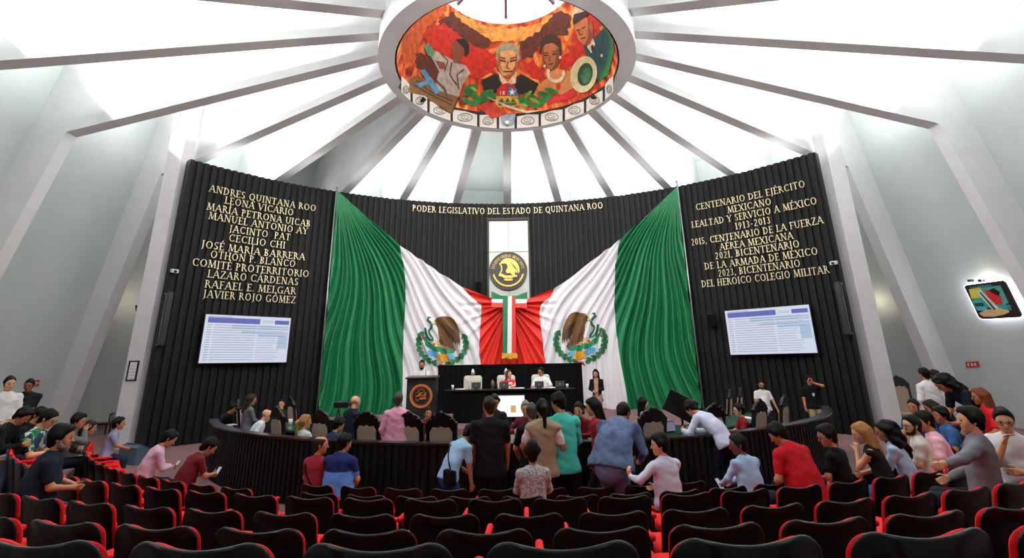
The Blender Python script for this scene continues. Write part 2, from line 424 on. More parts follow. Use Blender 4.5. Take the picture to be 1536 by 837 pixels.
def make_seat():
    t = empty('theatre_seat', (0, 0, 0))
    w = .525
    v, f = slab(rrect(w, .56, .085, 6, .2, .022), .022, R(10), (0, .2), .10, .008)
    o = mesh('backrest_shell', v, f, SEATSHELL, t); autosmooth(o, 50)
    v, f = slab(rrect(w-.014, .468, .08, 6, .275, .022), .048, R(10), (.023, .2), .10, .022)
    o = mesh('back_cushion', v, f, SEATRED, t); autosmooth(o, 60)
    v, f = slab(rrect(w-.08, .44, .06, 5, 0, 0), .1, 0, (0, 0), 0, .03)
    v = [Vector((p.x, p.z+.09, .33+p.y)) for p in v]
    o = mesh('seat_cushion', v, f, SEATRED, t); autosmooth(o, 60)
    b = MB(); b.box((0, .3, .31), (w-.08, .42, .05), bev=.012); b.build('seat_pan', SEATSHELL, t)
    b = MB(); b.box((.3, .19, .545), (.05, .4, .045), bev=.02)
    o = b.build('armrest', SEATRED, t); autosmooth(o, 60)
    b = MB(); b.box((.3, .15, .28), (.026, .22, .5), bev=.01); b.box((.3, .15, .012), (.04, .32, .024), bev=.006)
    b.build('side_frame', SEATSHELL, t)
    return t
seat0 = make_seat()
ROWNAME = ['nearest row to the camera', 'second row from the camera', 'third row from the camera', 'fourth row from the camera', 'fifth row from the camera', 'front row by the curved barrier']
OFFS = [.18-DX, -.13-DX, .15-DX, -.13-DX, .17-DX, -.13-DX]
LIM = [(-14, 16), (-19, 20), (-31, 32), (-56, 50), (-58, 56), (-17.5, 14.5)]
SEATS = []
used = [False]
for i, (r, z) in enumerate(ROWS):
    pit = (.64 if i == 5 else .625)/r; c0 = math.asin(OFFS[i]/r); js = []
    for j in range(-40, 41):
        a = math.degrees(c0+j*pit)
        if not (LIM[i][0] <= a <= LIM[i][1]): continue
        p = dpol(r, a, z)
        if math.hypot(p.x-CX, p.y-CY) > 14.9: continue
        if i == 4 and -19.5 < a < -16.2: continue
        js.append((a, p))
    for n_, (a, p) in enumerate(js):
        rz = R(a)                                # faces the middle of the ring
        lab = 'red cushioned black theatre seat, %s from left in the %s' % (ORD[n_], ROWNAME[i])
        if not used[0]:
            used[0] = True; o = seat0; o.location = p; o.rotation_euler.z = rz; tag(o, lab, 'seat', 'theatre seats in curved rows')
        else:
            o = dup(seat0, p, rz, lab)
        SEATS.append((i, a, p))
# ================================================================== LETTERING (strokes with thick and thin stems and serifs)
TK, TN = .155, .075
def Ls(*a): return ('l',)+a
def Ar(*a): return ('a',)+a
def S_(*a): return ('s',)+a
GL = {
 'A': (.84, [Ls(.08, 0, .42, 1, TN), Ls(.42, 1, .76, 0, TK), Ls(.2, .35, .64, .35, TN), S_(.08, 0), S_(.76, 0)]),
 'B': (.66, [Ls(.16, 0, .16, 1, TK), Ar(.2, .75, .3, .25, -90, 90, .1), Ar(.2, .26, .36, .26, -90, 90, .12), S_(.12, 0), S_(.12, 1)]),
 'C': (.8, [Ar(.46, .5, .38, .5, 50, 310, .12), Ls(.72, .76, .72, .96, .06), Ls(.72, .06, .72, .22, .05)]),
 'D': (.82, [Ls(.16, 0, .16, 1, TK), Ar(.2, .5, .54, .5, -90, 90, .12), S_(.12, 0), S_(.12, 1)]),
 'E': (.62, [Ls(.16, 0, .16, 1, TK), Ls(.16, .97, .54, .97, TN), Ls(.16, .52, .48, .52, TN), Ls(.16, .03, .56, .03, TN), S_(.12, 0), S_(.12, 1), Ls(.54, .82, .54, 1, .05), Ls(.57, 0, .57, .2, .05)]),
 'F': (.58, [Ls(.16, 0, .16, 1, TK), Ls(.16, .97, .52, .97, TN), Ls(.16, .52, .46, .52, TN), S_(.16, 0), S_(.12, 1), Ls(.52, .82, .52, 1, .05)]),
 'G': (.84, [Ar(.46, .5, .38, .5, 50, 320, .12), Ls(.72, .0, .72, .42, TK*.8), S_(.7, .42), Ls(.72, .78, .72, .96, .05)]),
 'H': (.84, [Ls(.16, 0, .16, 1, TK), Ls(.68, 0, .68, 1, TK), Ls(.16, .52, .68, .52, TN), S_(.16, 0), S_(.16, 1), S_(.68, 0), S_(.68, 1)]),
 'I': (.34, [Ls(.17, 0, .17, 1, TK), S_(.17, 0), S_(.17, 1)]),
 'J': (.4, [Ls(.22, -.05, .22, 1, TK), Ar(.06, -.02, .16, .22, -90, 0, .08), S_(.22, 1)]),
 'L': (.58, [Ls(.16, 0, .16, 1, TK), Ls(.16, .03, .54, .03, TN), S_(.16, 1), S_(.12, 0), Ls(.54, 0, .54, .2, .05)]),
 'M': (1.0, [Ls(.13, 0, .2, 1, TN), Ls(.2, 1, .5, .05, TK), Ls(.5, .05, .8, 1, TN), Ls(.8, 1, .87, 0, TK), S_(.13, 0), S_(.87, 0), S_(.18, 1), S_(.82, 1)]),
 'N': (.86, [Ls(.15, 0, .15, 1, TN), Ls(.15, 1, .71, 0, TK), Ls(.71, 0, .71, 1, TN), S_(.15, 0), S_(.13, 1), S_(.71, 1)]),
 'O': (.9, [Ar(.45, .5, .38, .5, 0, 360, .12)]),
 'P': (.62, [Ls(.16, 0, .16, 1, TK), Ar(.2, .73, .34, .27, -90, 90, .11), S_(.16, 0), S_(.12, 1)]),
 'Q': (.9, [Ar(.45, .5, .38, .5, 0, 360, .12), Ls(.45, .12, .9, -.2, .11)]),
 'R': (.72, [Ls(.16, 0, .16, 1, TK), Ar(.2, .74, .32, .26, -90, 90, .11), Ls(.34, .5, .72, 0, TK*.85), S_(.16, 0), S_(.12, 1)]),
 'S': (.58, [Ar(.29, .74, .21, .26, 40, 270, .1), Ar(.29, .25, .22, .25, -140, 90, .12), Ls(.47, .8, .47, .97, .05), Ls(.09, .03, .09, .2, .05)]),
 'T': (.72, [Ls(.36, 0, .36, 1, TK), Ls(.06, .97, .66, .97, TN), S_(.36, 0), Ls(.07, .8, .07, 1, .05), Ls(.65, .8, .65, 1, .05)]),
 'U': (.82, [Ls(.15, .35, .15, 1, TK), Ar(.4, .35, .26, .35, 180, 360, .1), Ls(.67, .35, .67, 1, TN), S_(.15, 1), S_(.67, 1)]),
 'V': (.82, [Ls(.07, 1, .42, 0, TK), Ls(.42, 0, .75, 1, TN), S_(.08, 1), S_(.74, 1)]),
 'X': (.8, [Ls(.08, 1, .7, 0, TK), Ls(.1, 0, .68, 1, TN), S_(.1, 0), S_(.7, 0), S_(.1, 1), S_(.68, 1)]),
 'Y': (.78, [Ls(.07, 1, .39, .48, TK), Ls(.39, .48, .7, 1, TN), Ls(.39, 0, .39, .5, TK), S_(.39, 0), S_(.08, 1), S_(.7, 1)]),
 'Z': (.7, [Ls(.1, .97, .6, .97, TN), Ls(.6, .97, .1, .03, TK), Ls(.1, .03, .62, .03, TN), Ls(.1, .8, .1, 1, .05), Ls(.62, 0, .62, .2, .05)]),
 '0': (.6, [Ar(.3, .5, .22, .5, 0, 360, .1)]), '1': (.38, [Ls(.2, 0, .2, 1, TK), S_(.2, 0), Ls(.06, .84, .2, .98, .07)]),
 '2': (.56, [Ar(.27, .73, .2, .27, -20, 170, .1), Ls(.45, .64, .08, .03, .1), Ls(.08, .03, .5, .03, .1)]),
 '3': (.54, [Ar(.25, .75, .19, .25, -90, 150, .1), Ar(.25, .26, .22, .26, -150, 90, .11)]),
 '5': (.54, [Ls(.14, .95, .46, .95, .1), Ls(.14, .5, .14, .95, .09), Ar(.24, .3, .23, .3, -150, 110, .11)]),
 '9': (.58, [Ar(.28, .68, .2, .31, 0, 360, .1), Ls(.48, .68, .2, 0, .1)]),
 '.': (.26, [Ls(.07, .07, .2, .07, .14)]), ',': (.28, [Ls(.07, .07, .2, .07, .14), Ls(.17, .1, .07, -.16, .07)]),
 '-': (.42, [Ls(.06, .4, .36, .4, .09)]), ' ': (.34, []),
}
ACC = {'Á': 'A', 'É': 'E', 'Í': 'I', 'Ó': 'O', 'Ñ': 'N'}
def glyph_polys(ch):
    base = ACC.get(ch, ch); w, st = GL[base]; out = []
    for s in st:
        if s[0] == 'l':
            _, x0, y0, x1, y1, t = s; out.append(band([(x0, y0), (x1, y1)], t*.64))
        elif s[0] == 's':
            _, x, y = s; yy = y+(.03 if y < .3 else -.03); out.append(band([(x-.14, yy), (x+.14, yy)], .045))
        else:
            _, cx, cy, rx, ry, a0, a1, t = s; n = 14
            pts = [(cx+(rx-t/2)*_c(R(a0+(a1-a0)*i/n)), cy+(ry-.04)*_s(R(a0+(a1-a0)*i/n))) for i in range(n+1)]
            out.append(band(pts, [.64*t*(.65+.6*abs(_c(R(a0+(a1-a0)*i/n)))) for i in range(n+1)]))
    if ch in ACC: out.append(band([(w*.46, 1.1), (w*.62, 1.3)], [.07, .12]))
    return w, out
def text_mesh(name, txt, fr, m, parent=None, gap=.07, fit=1.0):
    """txt laid along x from 0 to fit; fr(x, y, d) carries it onto its surface (y in cap heights)"""
    items = [glyph_polys(c) for c in txt]; tot = sum(w+gap for w, _ in items)-gap; x = 0; b = MB()
    for w, polys in items:
        for p in polys:
            if len(p) > 8:
                h = len(p)//2
                for i in range(h-1):
                    q = [p[i], p[i+1], p[-2-i], p[-1-i]]
                    b.prism([((x+u)/tot*fit, v) for u, v in q], fr, 1)
            else: b.prism([((x+u)/tot*fit, v) for u, v in p], fr, 1)
        x += w+gap
    return fix_normals(b.build(name, m, parent))
def wall_line(txt, a0, a1, z, h, label):
    t = empty('gold_text_line', wall((a0+a1)/2, z, 14.085), 0, label, 'lettering', 'gold lettering on the black wall'); gap = .07
    ws = [glyph_polys(c)[0]+gap for c in txt]; tot = sum(ws)-gap; i = 0
    for word in txt.split(' '):
        if word:
            x0 = sum(ws[:i])/tot; x1 = (sum(ws[:i+len(word)])-gap)/tot
            text_mesh('word', word, lambda x, y, d: wall(a0+(a1-a0)*(x0+(x1-x0)*x), z+(y-.5)*h, 14.085+.035*d)-t.location, GOLD, t)
        i += len(word)+1
    return t
LT = [("ANDRES QUINTANA ROO", -48.5, -33.1, 8.41), ("LEONA VICARIO", -46.25, -36.45, 8.09), ("MARÍA PETRONA UICAB", -48.4, -33.7, 7.73), ("MANUEL ANTONIO AY", -48.0, -34.0, 7.41),
      ("JACINTO  PAT", -45.1, -36.5, 7.07), ("CECILIO CHI", -45.0, -37.1, 6.73), ("JOSÉ MARÍA BARRERA", -48.3, -34.0, 6.36), ("OTHÓN P. BLANCO", -47.0, -35.3, 6.05),
      ("COMITÉ PROTERRITORIO", -49.05, -33.15, 5.7), ("LÁZARO CÁRDENAS", -46.95, -34.6, 5.36), ("RAFAEL E. MELGAR", -47.1, -34.8, 5.0), ("JAVIER ROJO GÓMEZ", -47.1, -34.7, 4.66)]
for i, (t, a0, a1, z) in enumerate(LT):
    wall_line(t, a0, a1, z, .265, 'gold lettering on the left of the black wall, %s line from top' % ORD[i])
RT_ = [("CENTENARIO DEL EJÉRCITO", 33.7, 49.75, 8.23), ("MEXICANO", 38.5, 44.9, 7.87), ("LEALTAD Y SERVICIO A MÉXICO", 32.7, 50.8, 7.52), ("1913-2013", 39.25, 44.35, 7.17),
       ("2015, CENTENARIO DE LA FUERZA", 32.3, 51.1, 6.8), ("AÉREA MEXICANA", 36.55, 47.0, 6.45), ("2021, BICENTENARIO", 35.7, 47.6, 6.12), ("DE LA ARMADA DE MÉXICO", 33.9, 49.7, 5.76),
       ("2023, BICENTENARIO", 35.8, 47.25, 5.43), ("DEL HEROICO COLEGIO MILITAR", 33.1, 50.6, 5.08)]
for i, (t, a0, a1, z) in enumerate(RT_):
    wall_line(t, a0, a1, z, .265, 'gold lettering on the right of the black wall, %s line from top' % ORD[i])
wall_line("PODER LEGISLATIVO DEL ESTADO DE QUINTANA ROO", -17.0, 18.1, 8.93, .29, 'long gold lettering line across the top centre of the black wall')

# ================================================================== METAL PANEL AND ROUND SEAL
t = empty('metal_panel', wall(.6, 4.0, 14.1), 0, 'tall silver metal panel with seams in the middle of the black wall', 'panel')
def wpanel(name, a0, a1, z0, z1, rad, th, m, parent, n=12):
    b = MB(); v = []; f = []
    for i in range(n+1):
        a = a0+(a1-a0)*i/n
        v += [wall(a, z0, rad), wall(a, z1, rad), wall(a, z1, rad+th), wall(a, z0, rad+th)]
        if i:
            k = 4*i-4
            for q in range(4): f.append((k+q, k+(q+1) % 4, k+4+(q+1) % 4, k+4+q))
    f += [(0, 1, 2, 3), (4*n, 4*n+3, 4*n+2, 4*n+1)]
    if parent: v = [p-parent.location for p in v]
    b.add(v, f); return fix_normals(b.build(name, m, parent))
for a0, a1, z0, z1 in ((-2.95, .58, 7.0, 8.42), (.63, 4.2, 7.0, 8.42), (-2.95, .58, 3.0, 6.97), (.63, 4.2, 3.0, 6.97)):
    wpanel('metal_sheet', a0, a1, z0, z1, 14.02, .03, METAL, t)
FRM = mat('panel_frame', (16, 14, 15), .5)
wpanel('frame', -3.3, 4.55, 2.9, 8.56, 14.06, .04, FRM, t)
for a0, a1, z0, z1 in ((-3.3, -3.0, 2.9, 8.56), (4.25, 4.55, 2.9, 8.56), (-3.3, 4.55, 8.45, 8.56)): wpanel('frame_lip', a0, a1, z0, z1, 13.96, .1, FRM, t)
SC_Z, SC_A = 6.115, .47
def seal_fr(x, y, d): return wall(SC_A, SC_Z, 13.98)+Vector((_c(R(SC_A))*x, -_s(R(SC_A))*x, y))+Vector((-_s(R(SC_A)), -_c(R(SC_A)), 0))*d
t = empty('round_seal', seal_fr(0, 0, 0), 0, 'round black seal with golden eagle on the silver metal panel', 'seal')
o_ = t.location.copy()
def sfr(x, y, d): return seal_fr(x, y, d)-o_
b = MB(); b.prism(ell(0, 0, .84, .85, 56), lambda x, y, d: sfr(x, y, -.01+.07*(1-d)), 1); fix_normals(b.build('disc', mat('seal_black', (26, 23, 22), .4), t))
b = MB()
b.add(*(lambda n: ([sfr(.84*_c(R(360*i/n)), .85*_s(R(360*i/n)), q) for i in range(n) for q in (.05, .09)]+[sfr(.8*_c(R(360*i/n)), .81*_s(R(360*i/n)), q) for i in range(n) for q in (.05, .09)],
      [(2*i+1, 2*((i+1) % n)+1, 2*n+2*((i+1) % n)+1, 2*n+2*i+1) for i in range(n)]+[(2*i, 2*i+1, 2*((i+1) % n)+1, 2*((i+1) % n)) for i in range(n)]))(56))
b.build('rim', mat('seal_rim', (66, 58, 46), .4, .4), t)
text_mesh('lettering', 'ESTADOS UNIDOS MEXICANOS', lambda x, y, d: sfr((.6+.13*y)*_c(R(172-164*x)), (.6+.13*y)*_s(R(172-164*x)), .065+.03*(1-d)), GOLD2, t)
# golden eagle: body, wing feathers, head, serpent, nopal, wreath
EAG = [(-.2, .46), (-.06, .5), (.1, .47), (.26, .4), (.38, .26), (.45, .08), (.47, -.1), (.42, -.2), (.38, -.06), (.35, -.2), (.3, -.08), (.26, -.18), (.2, -.08), (.3, -.3), (.16, -.26), (.05, -.16), (-.08, -.18), (-.14, -.08), (-.06, .06), (-.06, .18), (-.14, .26), (-.26, .26), (-.36, .3), (-.4, .24), (-.3, .38)]
b = MB(); b.prism(EAG, lambda x, y, d: sfr(x+.03, y+.06, .07+.045*(1-d)), 1)
fix_normals(b.build('eagle', GOLD2, t))
b = MB()
for i in range(6):
    b.prism(band([(.02+.05*i, .38-.05*i), (.16+.05*i, .2-.06*i), (.24+.035*i, .02-.03*i)], .012), lambda x, y, d: sfr(x+.03, y+.06, .11+.012*(1-d)), 1)
b.build('feather_lines', mat('seal_dark', (90, 66, 26), .5, .4), t)
b = MB(); pts = [(-.42+.09*_s(3.2*u)*1.0, .34-.5*u) for u in np.linspace(0, 1, 14)]
b.prism(band(pts, .05), lambda x, y, d: sfr(x+.05, y, .07+.03*(1-d)), 1); fix_normals(b.build('serpent', GOLD2, t))
b = MB()
for x, y, rx, ry in ((-.3, -.2, .13, .06), (-.12, -.27, .14, .065), (.1, -.27, .13, .065), (.28, -.24, .12, .05), (0, -.4, .2, .05)):
    b.prism(ell(x, y, rx, ry, 14), lambda x, y, d: sfr(x, y, .07+.035*(1-d)), 1)
fix_normals(b.build('cactus', GOLD2, t))
b = MB()
for i in range(15):
    a = 198+144*i/14; b.prism(ell(.66*_c(R(a)), .67*_s(R(a)), .075, .035, 10, R(a+70)), lambda x, y, d: sfr(x, y, .065+.03*(1-d)), 1)
fix_normals(b.build('wreath', GOLD2, t))

# ================================================================== THE TWO FLAGS
FGREEN = mat('flag_green', (10, 112, 66), .55, var=.06, scale=1.2)
FWHITE = mat('flag_white', (232, 229, 234), .6, var=.02, scale=1.2)
FRED = mat('flag_red', (216, 36, 24), .55, var=.07, scale=1.2)
def interp(pl, t):
    """point at fraction t of a polyline by arc length"""
    L_ = [0]
    for p, q in zip(pl, pl[1:]): L_.append(L_[-1]+math.hypot(q[0]-p[0], q[1]-p[1]))
    d = t*L_[-1]
    for i in range(len(pl)-1):
        if d <= L_[i+1]+1e-9:
            k = (d-L_[i])/(L_[i+1]-L_[i] or 1); return (pl[i][0]+(pl[i+1][0]-pl[i][0])*k, pl[i][1]+(pl[i+1][1]-pl[i][1])*k)
    return pl[-1]
KR = math.pi/180*13.9
class Flag:
    def __init__(s, side, pole, gw, wr, mid, pole_label, label):
        s.side = side; s.P = cyl(*pole[0], 13.9); s.B = (cyl(763, 462, 13.9)[0], 4.65)
        s.c = [[cyl(x, y, 13.9) for x, y in q] for q in (pole, gw, wr, mid)]
    def disp(s, a, z, kind):
        du = abs(a-s.P[0])*KR; dv = s.P[1]-z; rho = math.hypot(du, dv); phi = math.atan2(du, max(.001, dv))
        bu = abs(a-s.B[0])*KR; bv = s.B[1]-z; rb = math.hypot(bu, bv); th = math.atan2(bu, bv)
        psi = phi+.035*rho+.02*_s(rho*1.3+s.side)
        d1 = (_s(118*psi+1.1*_s(23*psi))+.45*_s(61*psi+2+rho*.4)+.3*_s(211*psi))*min(1, rho/2.0)*(.066+.007*rho)
        d2 = (_s(27*th+.8*_s(9*th)+rb*.25)+.5*_s(47*th+1.))*min(1, rb/1.0)*.085
        # swags gathering towards the bow
        w = 0. if kind == 0 else (1. if kind == 2 else max(0., min(1., (2.6-rb)/2.6)))
        if kind == 1: d1 = d1*.8
        belly = .16*_s(min(1., rho/6.)*math.pi)*(.4+.6*_s(min(1.5, phi*1.6)))
        return .12+belly+d1*(1-w)+d2*w
    def pt(s, a, z, kind, off=0.): return wall(a, z, 13.95-s.disp(a, z, kind)-off)
    def at_px(s, kind): return lambda x, y, off: s.pt(*cyl(x, y, 13.9), kind, off)
    def stripe(s, i, m, name, parent, nu, nv):
        A, B = s.c[i], s.c[i+1]; v = []; f = []
        for q in range(nv+1):
            t = q/nv; p0 = interp(A, t); p1 = interp(B, t)
            for u in range(nu+1):
                k = u/nu; a = p0[0]+(p1[0]-p0[0])*k; z = p0[1]+(p1[1]-p0[1])*k
                v.append(s.pt(a, z, i))
        for q in range(nv):
            for u in range(nu):
                k = q*(nu+1)+u; f.append((k, k+1, k+nu+2, k+nu+1))
        return mesh(name, v, f, m, parent, True)
BRW = mat('eagle_brown', (104, 72, 36), .7, var=.25, scale=9); BRWD = mat('eagle_dark', (48, 32, 16), .7)
LEAF = mat('leaf_green', (22, 116, 72), .6, var=.15); LEAFD = mat('laurel_stem', (92, 40, 34), .6)
CACT = mat('cactus_green', (36, 134, 92), .6, var=.12); SKYB = mat('emblem_blue', (96, 170, 214), .6); GOLDC = mat('emblem_gold', (214, 156, 40), .6, var=.15); REDC = mat('emblem_red', (206, 40, 34), .6)
SNAKE = mat('snake_green', (20, 96, 74), .6, var=.2); BEAK = mat('emblem_yellow', (224, 190, 110), .6)
def coat_of_arms(F, parent, cx, cy, sc, mir, tilt):
    fn0 = F.at_px(1)
    def fn(x, y, off):
        x = x*mir; X = cx+sc*(x*_c(tilt)-y*_s(tilt)); Y = cy+sc*(x*_s(tilt)+y*_c(tilt)); return fn0(X, Y, off)
    root = None
    def pc(name, polys, m, off, ml=.06):
        nonlocal root
        v, f = patch(polys, fn, ml, off)
        o = mesh(name, v, f, m, parent if root is None else root, True)
        if root is None: root = o
        return o
    # units: y down, about one unit = half the emblem's width; eagle looks towards -x
    pc('coat_of_arms', [[(-.36, -.74), (-.26, -.86), (-.1, -.9), (.12, -.94), (.3, -.9), (.44, -.8), (.56, -.62), (.68, -.34), (.73, -.02), (.72, .34), (.66, .12), (.63, .36), (.57, .12), (.53, .28), (.47, .08), (.42, .2), (.36, .02), (.3, -.1),
        (.36, .1), (.56, .44), (.52, .5), (.2, .42), (.02, .3), (-.14, .34), (-.18, .22), (-.14, .02), (-.2, -.2), (-.22, -.44), (-.3, -.58), (-.44, -.58)]], BRW, .03)
    pc('wing_feathers', [band([(.1+.07*i, -.6+.05*i), (.3+.07*i, -.3+.06*i), (.38+.055*i, .0+.04*i)], .022) for i in range(6)]+[band([(-.12+.1*i, -.1+.05*i), (.0+.1*i, .12+.05*i), (.1+.09*i, .32+.02*i)], .02) for i in range(4)], BRWD, .04)
    pc('beak', [[(-.36, -.74), (-.46, -.68), (-.5, -.56), (-.42, -.6), (-.3, -.6)]], BEAK, .04)
    pc('talon', [ell(-.22, .16, .14, .05, 10, .5), ell(-.3, .3, .1, .05, 10, .2), ell(-.1, .3, .16, .045, 10, 0)], BEAK, .04)
    pc('snake', [band([(-.52, -.86), (-.62, -.86), (-.66, -.74), (-.56, -.66), (-.48, -.56), (-.5, -.42), (-.6, -.3), (-.54, -.14), (-.44, -.02), (-.4, .12)], [.05, .09, .1, .1, .1, .1, .1, .09, .08, .06]), band([(-.76, -.42), (-.72, -.22), (-.66, -.06), (-.56, .06), (-.46, .1)], .08)], SNAKE, .035)
    pc('cactus', [ell(-.72, .06, .07, .13, 12, -.4), ell(-.6, .26, .16, .11, 14, .6), ell(-.26, .42, .22, .13, 16, .2), ell(.06, .52, .16, .13, 14, 0), ell(.3, .5, .22, .11, 14, .1), ell(.02, .66, .1, .12, 12, 0), ell(-.44, .36, .12, .1, 12, .5)], CACT, .034)
    pc('cactus_fruit', [ell(-.82, -.02, .05, .07, 10), ell(-.36, .24, .05, .05, 8), ell(.2, .38, .05, .05, 8), ell(.48, .42, .05, .05, 8)], REDC, .045)
    pc('water', [ell(-.44, .62, .2, .12, 16, .3), ell(.3, .74, .22, .11, 16, -.1), [(-.56, .6), (-.3, .8), (-.1, .84), (-.14, .68), (-.34, .54)]], SKYB, .033)
    pc('stone', [[(-.2, .62), (.24, .66), (.22, .96), (-.04, .98), (-.22, .84)], ell(.1, .9, .2, .08, 12)], GOLDC, .042)
    for s_ in (-1, 1):
        lv = []
        for i in range(8):
            a = R(92+s_*(16+14.2*i)); px, py = (1.02*_c(a)-.02, .22+.86*_s(a)*(1.0 if i < 5 else .98))
            lv.append(ell(px, py, .155, .085, 12, a+math.pi/2+s_*.5)); lv.append(ell(px*.9, .22+(py-.22)*.88, .09, .05, 10, a+math.pi/2-s_*.5))
        pc('laurel_branch', lv, LEAF, .033)
    st = [band([(1.0*_c(R(92+s_*t))-.02, .22+.85*_s(R(92+s_*t))) for t in range(8, 126, 10)], .025) for s_ in (-1, 1)]
    pc('laurel_stems', st, LEAFD, .04)
    pc('ribbon', [[(-.12, 1.06), (.08, 1.06), (.2, 1.24), (.02, 1.14), (-.2, 1.24)]], REDC, .045)
FG = {}
for nm, side, pole, gw, wr, mid, lab in (
    ('left', 0., [(506, 287), (475, 627)], [(598, 369), (605, 402), (608, 432), (607, 465), (605, 500), (604, 540), (603, 580), (602, 622)], [(693, 431), (706, 445), (722, 458), (722, 472), (720, 495), (719, 520), (721, 548), (722, 600)], [(764, 458), (764, 480), (764, 520), (764, 600)],
     'huge green, white and red draped flag to the left of the bow'),
    ('right', 2., [(1016, 281), (1053, 612)], [(931, 361), (924, 400), (923, 430), (922, 460), (925, 500), (932, 545), (940, 585), (944, 618)], [(832, 433), (826, 445), (812, 457), (809, 470), (812, 495), (815, 520), (818, 548), (820, 600)], [(764.5, 458), (764.5, 480), (764.5, 520), (764.5, 600)],
     'huge green, white and red draped flag to the right of the bow')):
    F = Flag(side, pole, gw, wr, mid, None, lab); FG[nm] = F
    t = empty('draped_flag', (0, 0, 0), 0, lab, 'flag')
    g = F.stripe(0, FGREEN, 'green_stripe', t, 110, 190); w = F.stripe(1, FWHITE, 'white_stripe', t, 90, 150); r_ = F.stripe(2, FRED, 'red_stripe', t, 50, 100)
    if nm == 'left': coat_of_arms(F, w, 664, 508, 36, 1, 0.03)
    else: coat_of_arms(F, w, 870, 503, 37, -1, -.03)
# poles carrying the flags
for (p0, p1), nm in ((((505, 284), (474, 628)), 'left'), (((1016, 277), (1053, 613)), 'right')):
    a = cyl(*p0, 13.9)[0]; t = empty('flag_pole', wall(a, .4, 13.86), 0, 'thin silver pole holding the outer edge of the %s flag' % nm, 'pole')
    b = MB(); b.tube([(0, 0, -.38), (0, 0, 8.95)], .035, 10); b.build('pole', STEEL, t, True)
    b = MB()
    for z in (1.2, 3.0, 5.0, 6.6, 7.9): b.box((0, .1, z), (.06, .24, .07))
    b.build('bracket', BLACKPLASTIC, t)
    b = MB(); b.lathe([(.02, 0), (.05, .04), (.05, .08), (.015, .13), (.008, .25)], (0, 0, 8.95), 10); b.build('finial', STEEL, t, True)
# the tricolour bow
t = empty('ribbon_bow', wall(.35, 2.3, 13.5), 0, 'green, white and red ribbon bow with gold fringe over the flags', 'bow')
def bow(name, px, m, rad=13.42, th=.05, parent=t):
    v = []; b = MB()
    q = [cyl(x, y, 13.5) for x, y in px]
    b.prism(q, lambda a, z, d: wall(a, z, rad+th*d+.02*_s(z*6+a))-t.location, 1); return fix_normals(b.build(name, m, parent))
bow('green_band', [(737, 437), (752, 444), (775, 444), (791, 438), (791, 449), (737, 449)], FGREEN)
bow('white_band', [(737, 449), (791, 449), (790, 455), (764, 456), (738, 454)], FWHITE)
bow('red_band', [(738, 454), (764, 456), (790, 455), (791, 462), (764, 464), (736, 461)], FRED)
bow('green_tail', [(754.5, 446), (762, 446), (761, 531), (754, 531)], FGREEN, 13.32)
bow('white_tail', [(762, 445), (768, 445), (767.5, 531), (761, 531)], FWHITE, 13.31)
bow('red_tail', [(768, 446), (773, 447), (774, 531), (767.5, 531)], FRED, 13.32)
bow('gold_fringe', [(753, 530), (776, 530), (776.5, 538), (771, 537), (766, 539), (759, 537), (753, 538)], GOLDC, 13.3, .06)

# ================================================================== SCREENS
SCRW = mat('screen_white', (226, 232, 252), .3, emit=1.12, var=.01); SCRB = mat('screen_blue', (112, 118, 216), .3, emit=.85, var=.02)
SCRL = mat('screen_row_blue', (196, 218, 246), .3, emit=.98, var=.02); SCRG = mat('screen_text_grey', (150, 158, 196), .3, emit=.72, var=.02)
for nm, a0, a1 in (('left', -46.6, -35.3), ('right', 36.2, 47.6)):
    t = empty('display_screen', wall((a0+a1)/2, 2.37, 13.9), 0, 'bright wall screen with a table of text on the %s of the black wall' % nm, 'screen')
    A = wall(a0, 2.37, 13.86); B = wall(a1, 2.37, 13.86); X = (B-A); W_ = X.length; X = X/W_; N_ = Vector((-X.y, X.x, 0))
    if N_.y > 0: N_ = -N_
    H_ = 1.58
    def fr(x, y, d): return A+X*(x*W_)+Vector((0, 0, y*H_))+N_*d-t.location
    b = MB(); b.prism([(-.008, -.012), (1.008, -.012), (1.008, 1.012), (-.008, 1.012)], lambda x, y, d: fr(x, y, -.004-.09*d), 1); fix_normals(b.build('housing', BLACKPLASTIC, t))
    def rects(name, rs, m, d0):
        b = MB()
        for x0, y0, x1, y1 in rs: b.add([fr(x0, y0, d0), fr(x1, y0, d0), fr(x1, y1, d0), fr(x0, y1, d0)], [(0, 1, 2, 3)])
        return b.build(name, m, t)
    rects('picture', [(0, 0, 1, 1)], SCRW, .0)
    rects('blue_header', [(.03, .83, .62, .945), (.8, .84, .98, .93)], SCRB, .004)
    rects('blue_rows', [(.3, .76, .98, .8), (.3, .71, .98, .75), (.42, .62, .98, .67), (.86, .3, .98, .56), (.62, .56, .98, .61)], SCRL, .004)
    random.seed(3)
    rects('text_rows', [(.1, y, .58-.0*k, y+.008) for k, y in enumerate(np.linspace(.06, .78, 15))]+[(.6, y, .6+random.uniform(.2, .34), y+.006) for y in np.linspace(.06, .78, 15)]+[(.03, y, .08, y+.01) for y in np.linspace(.06, .78, 15)]+[(.03, .955, .3, .965), (.65, .87, .78, .876), (.65, .9, .78, .906)], SCRG, .008)

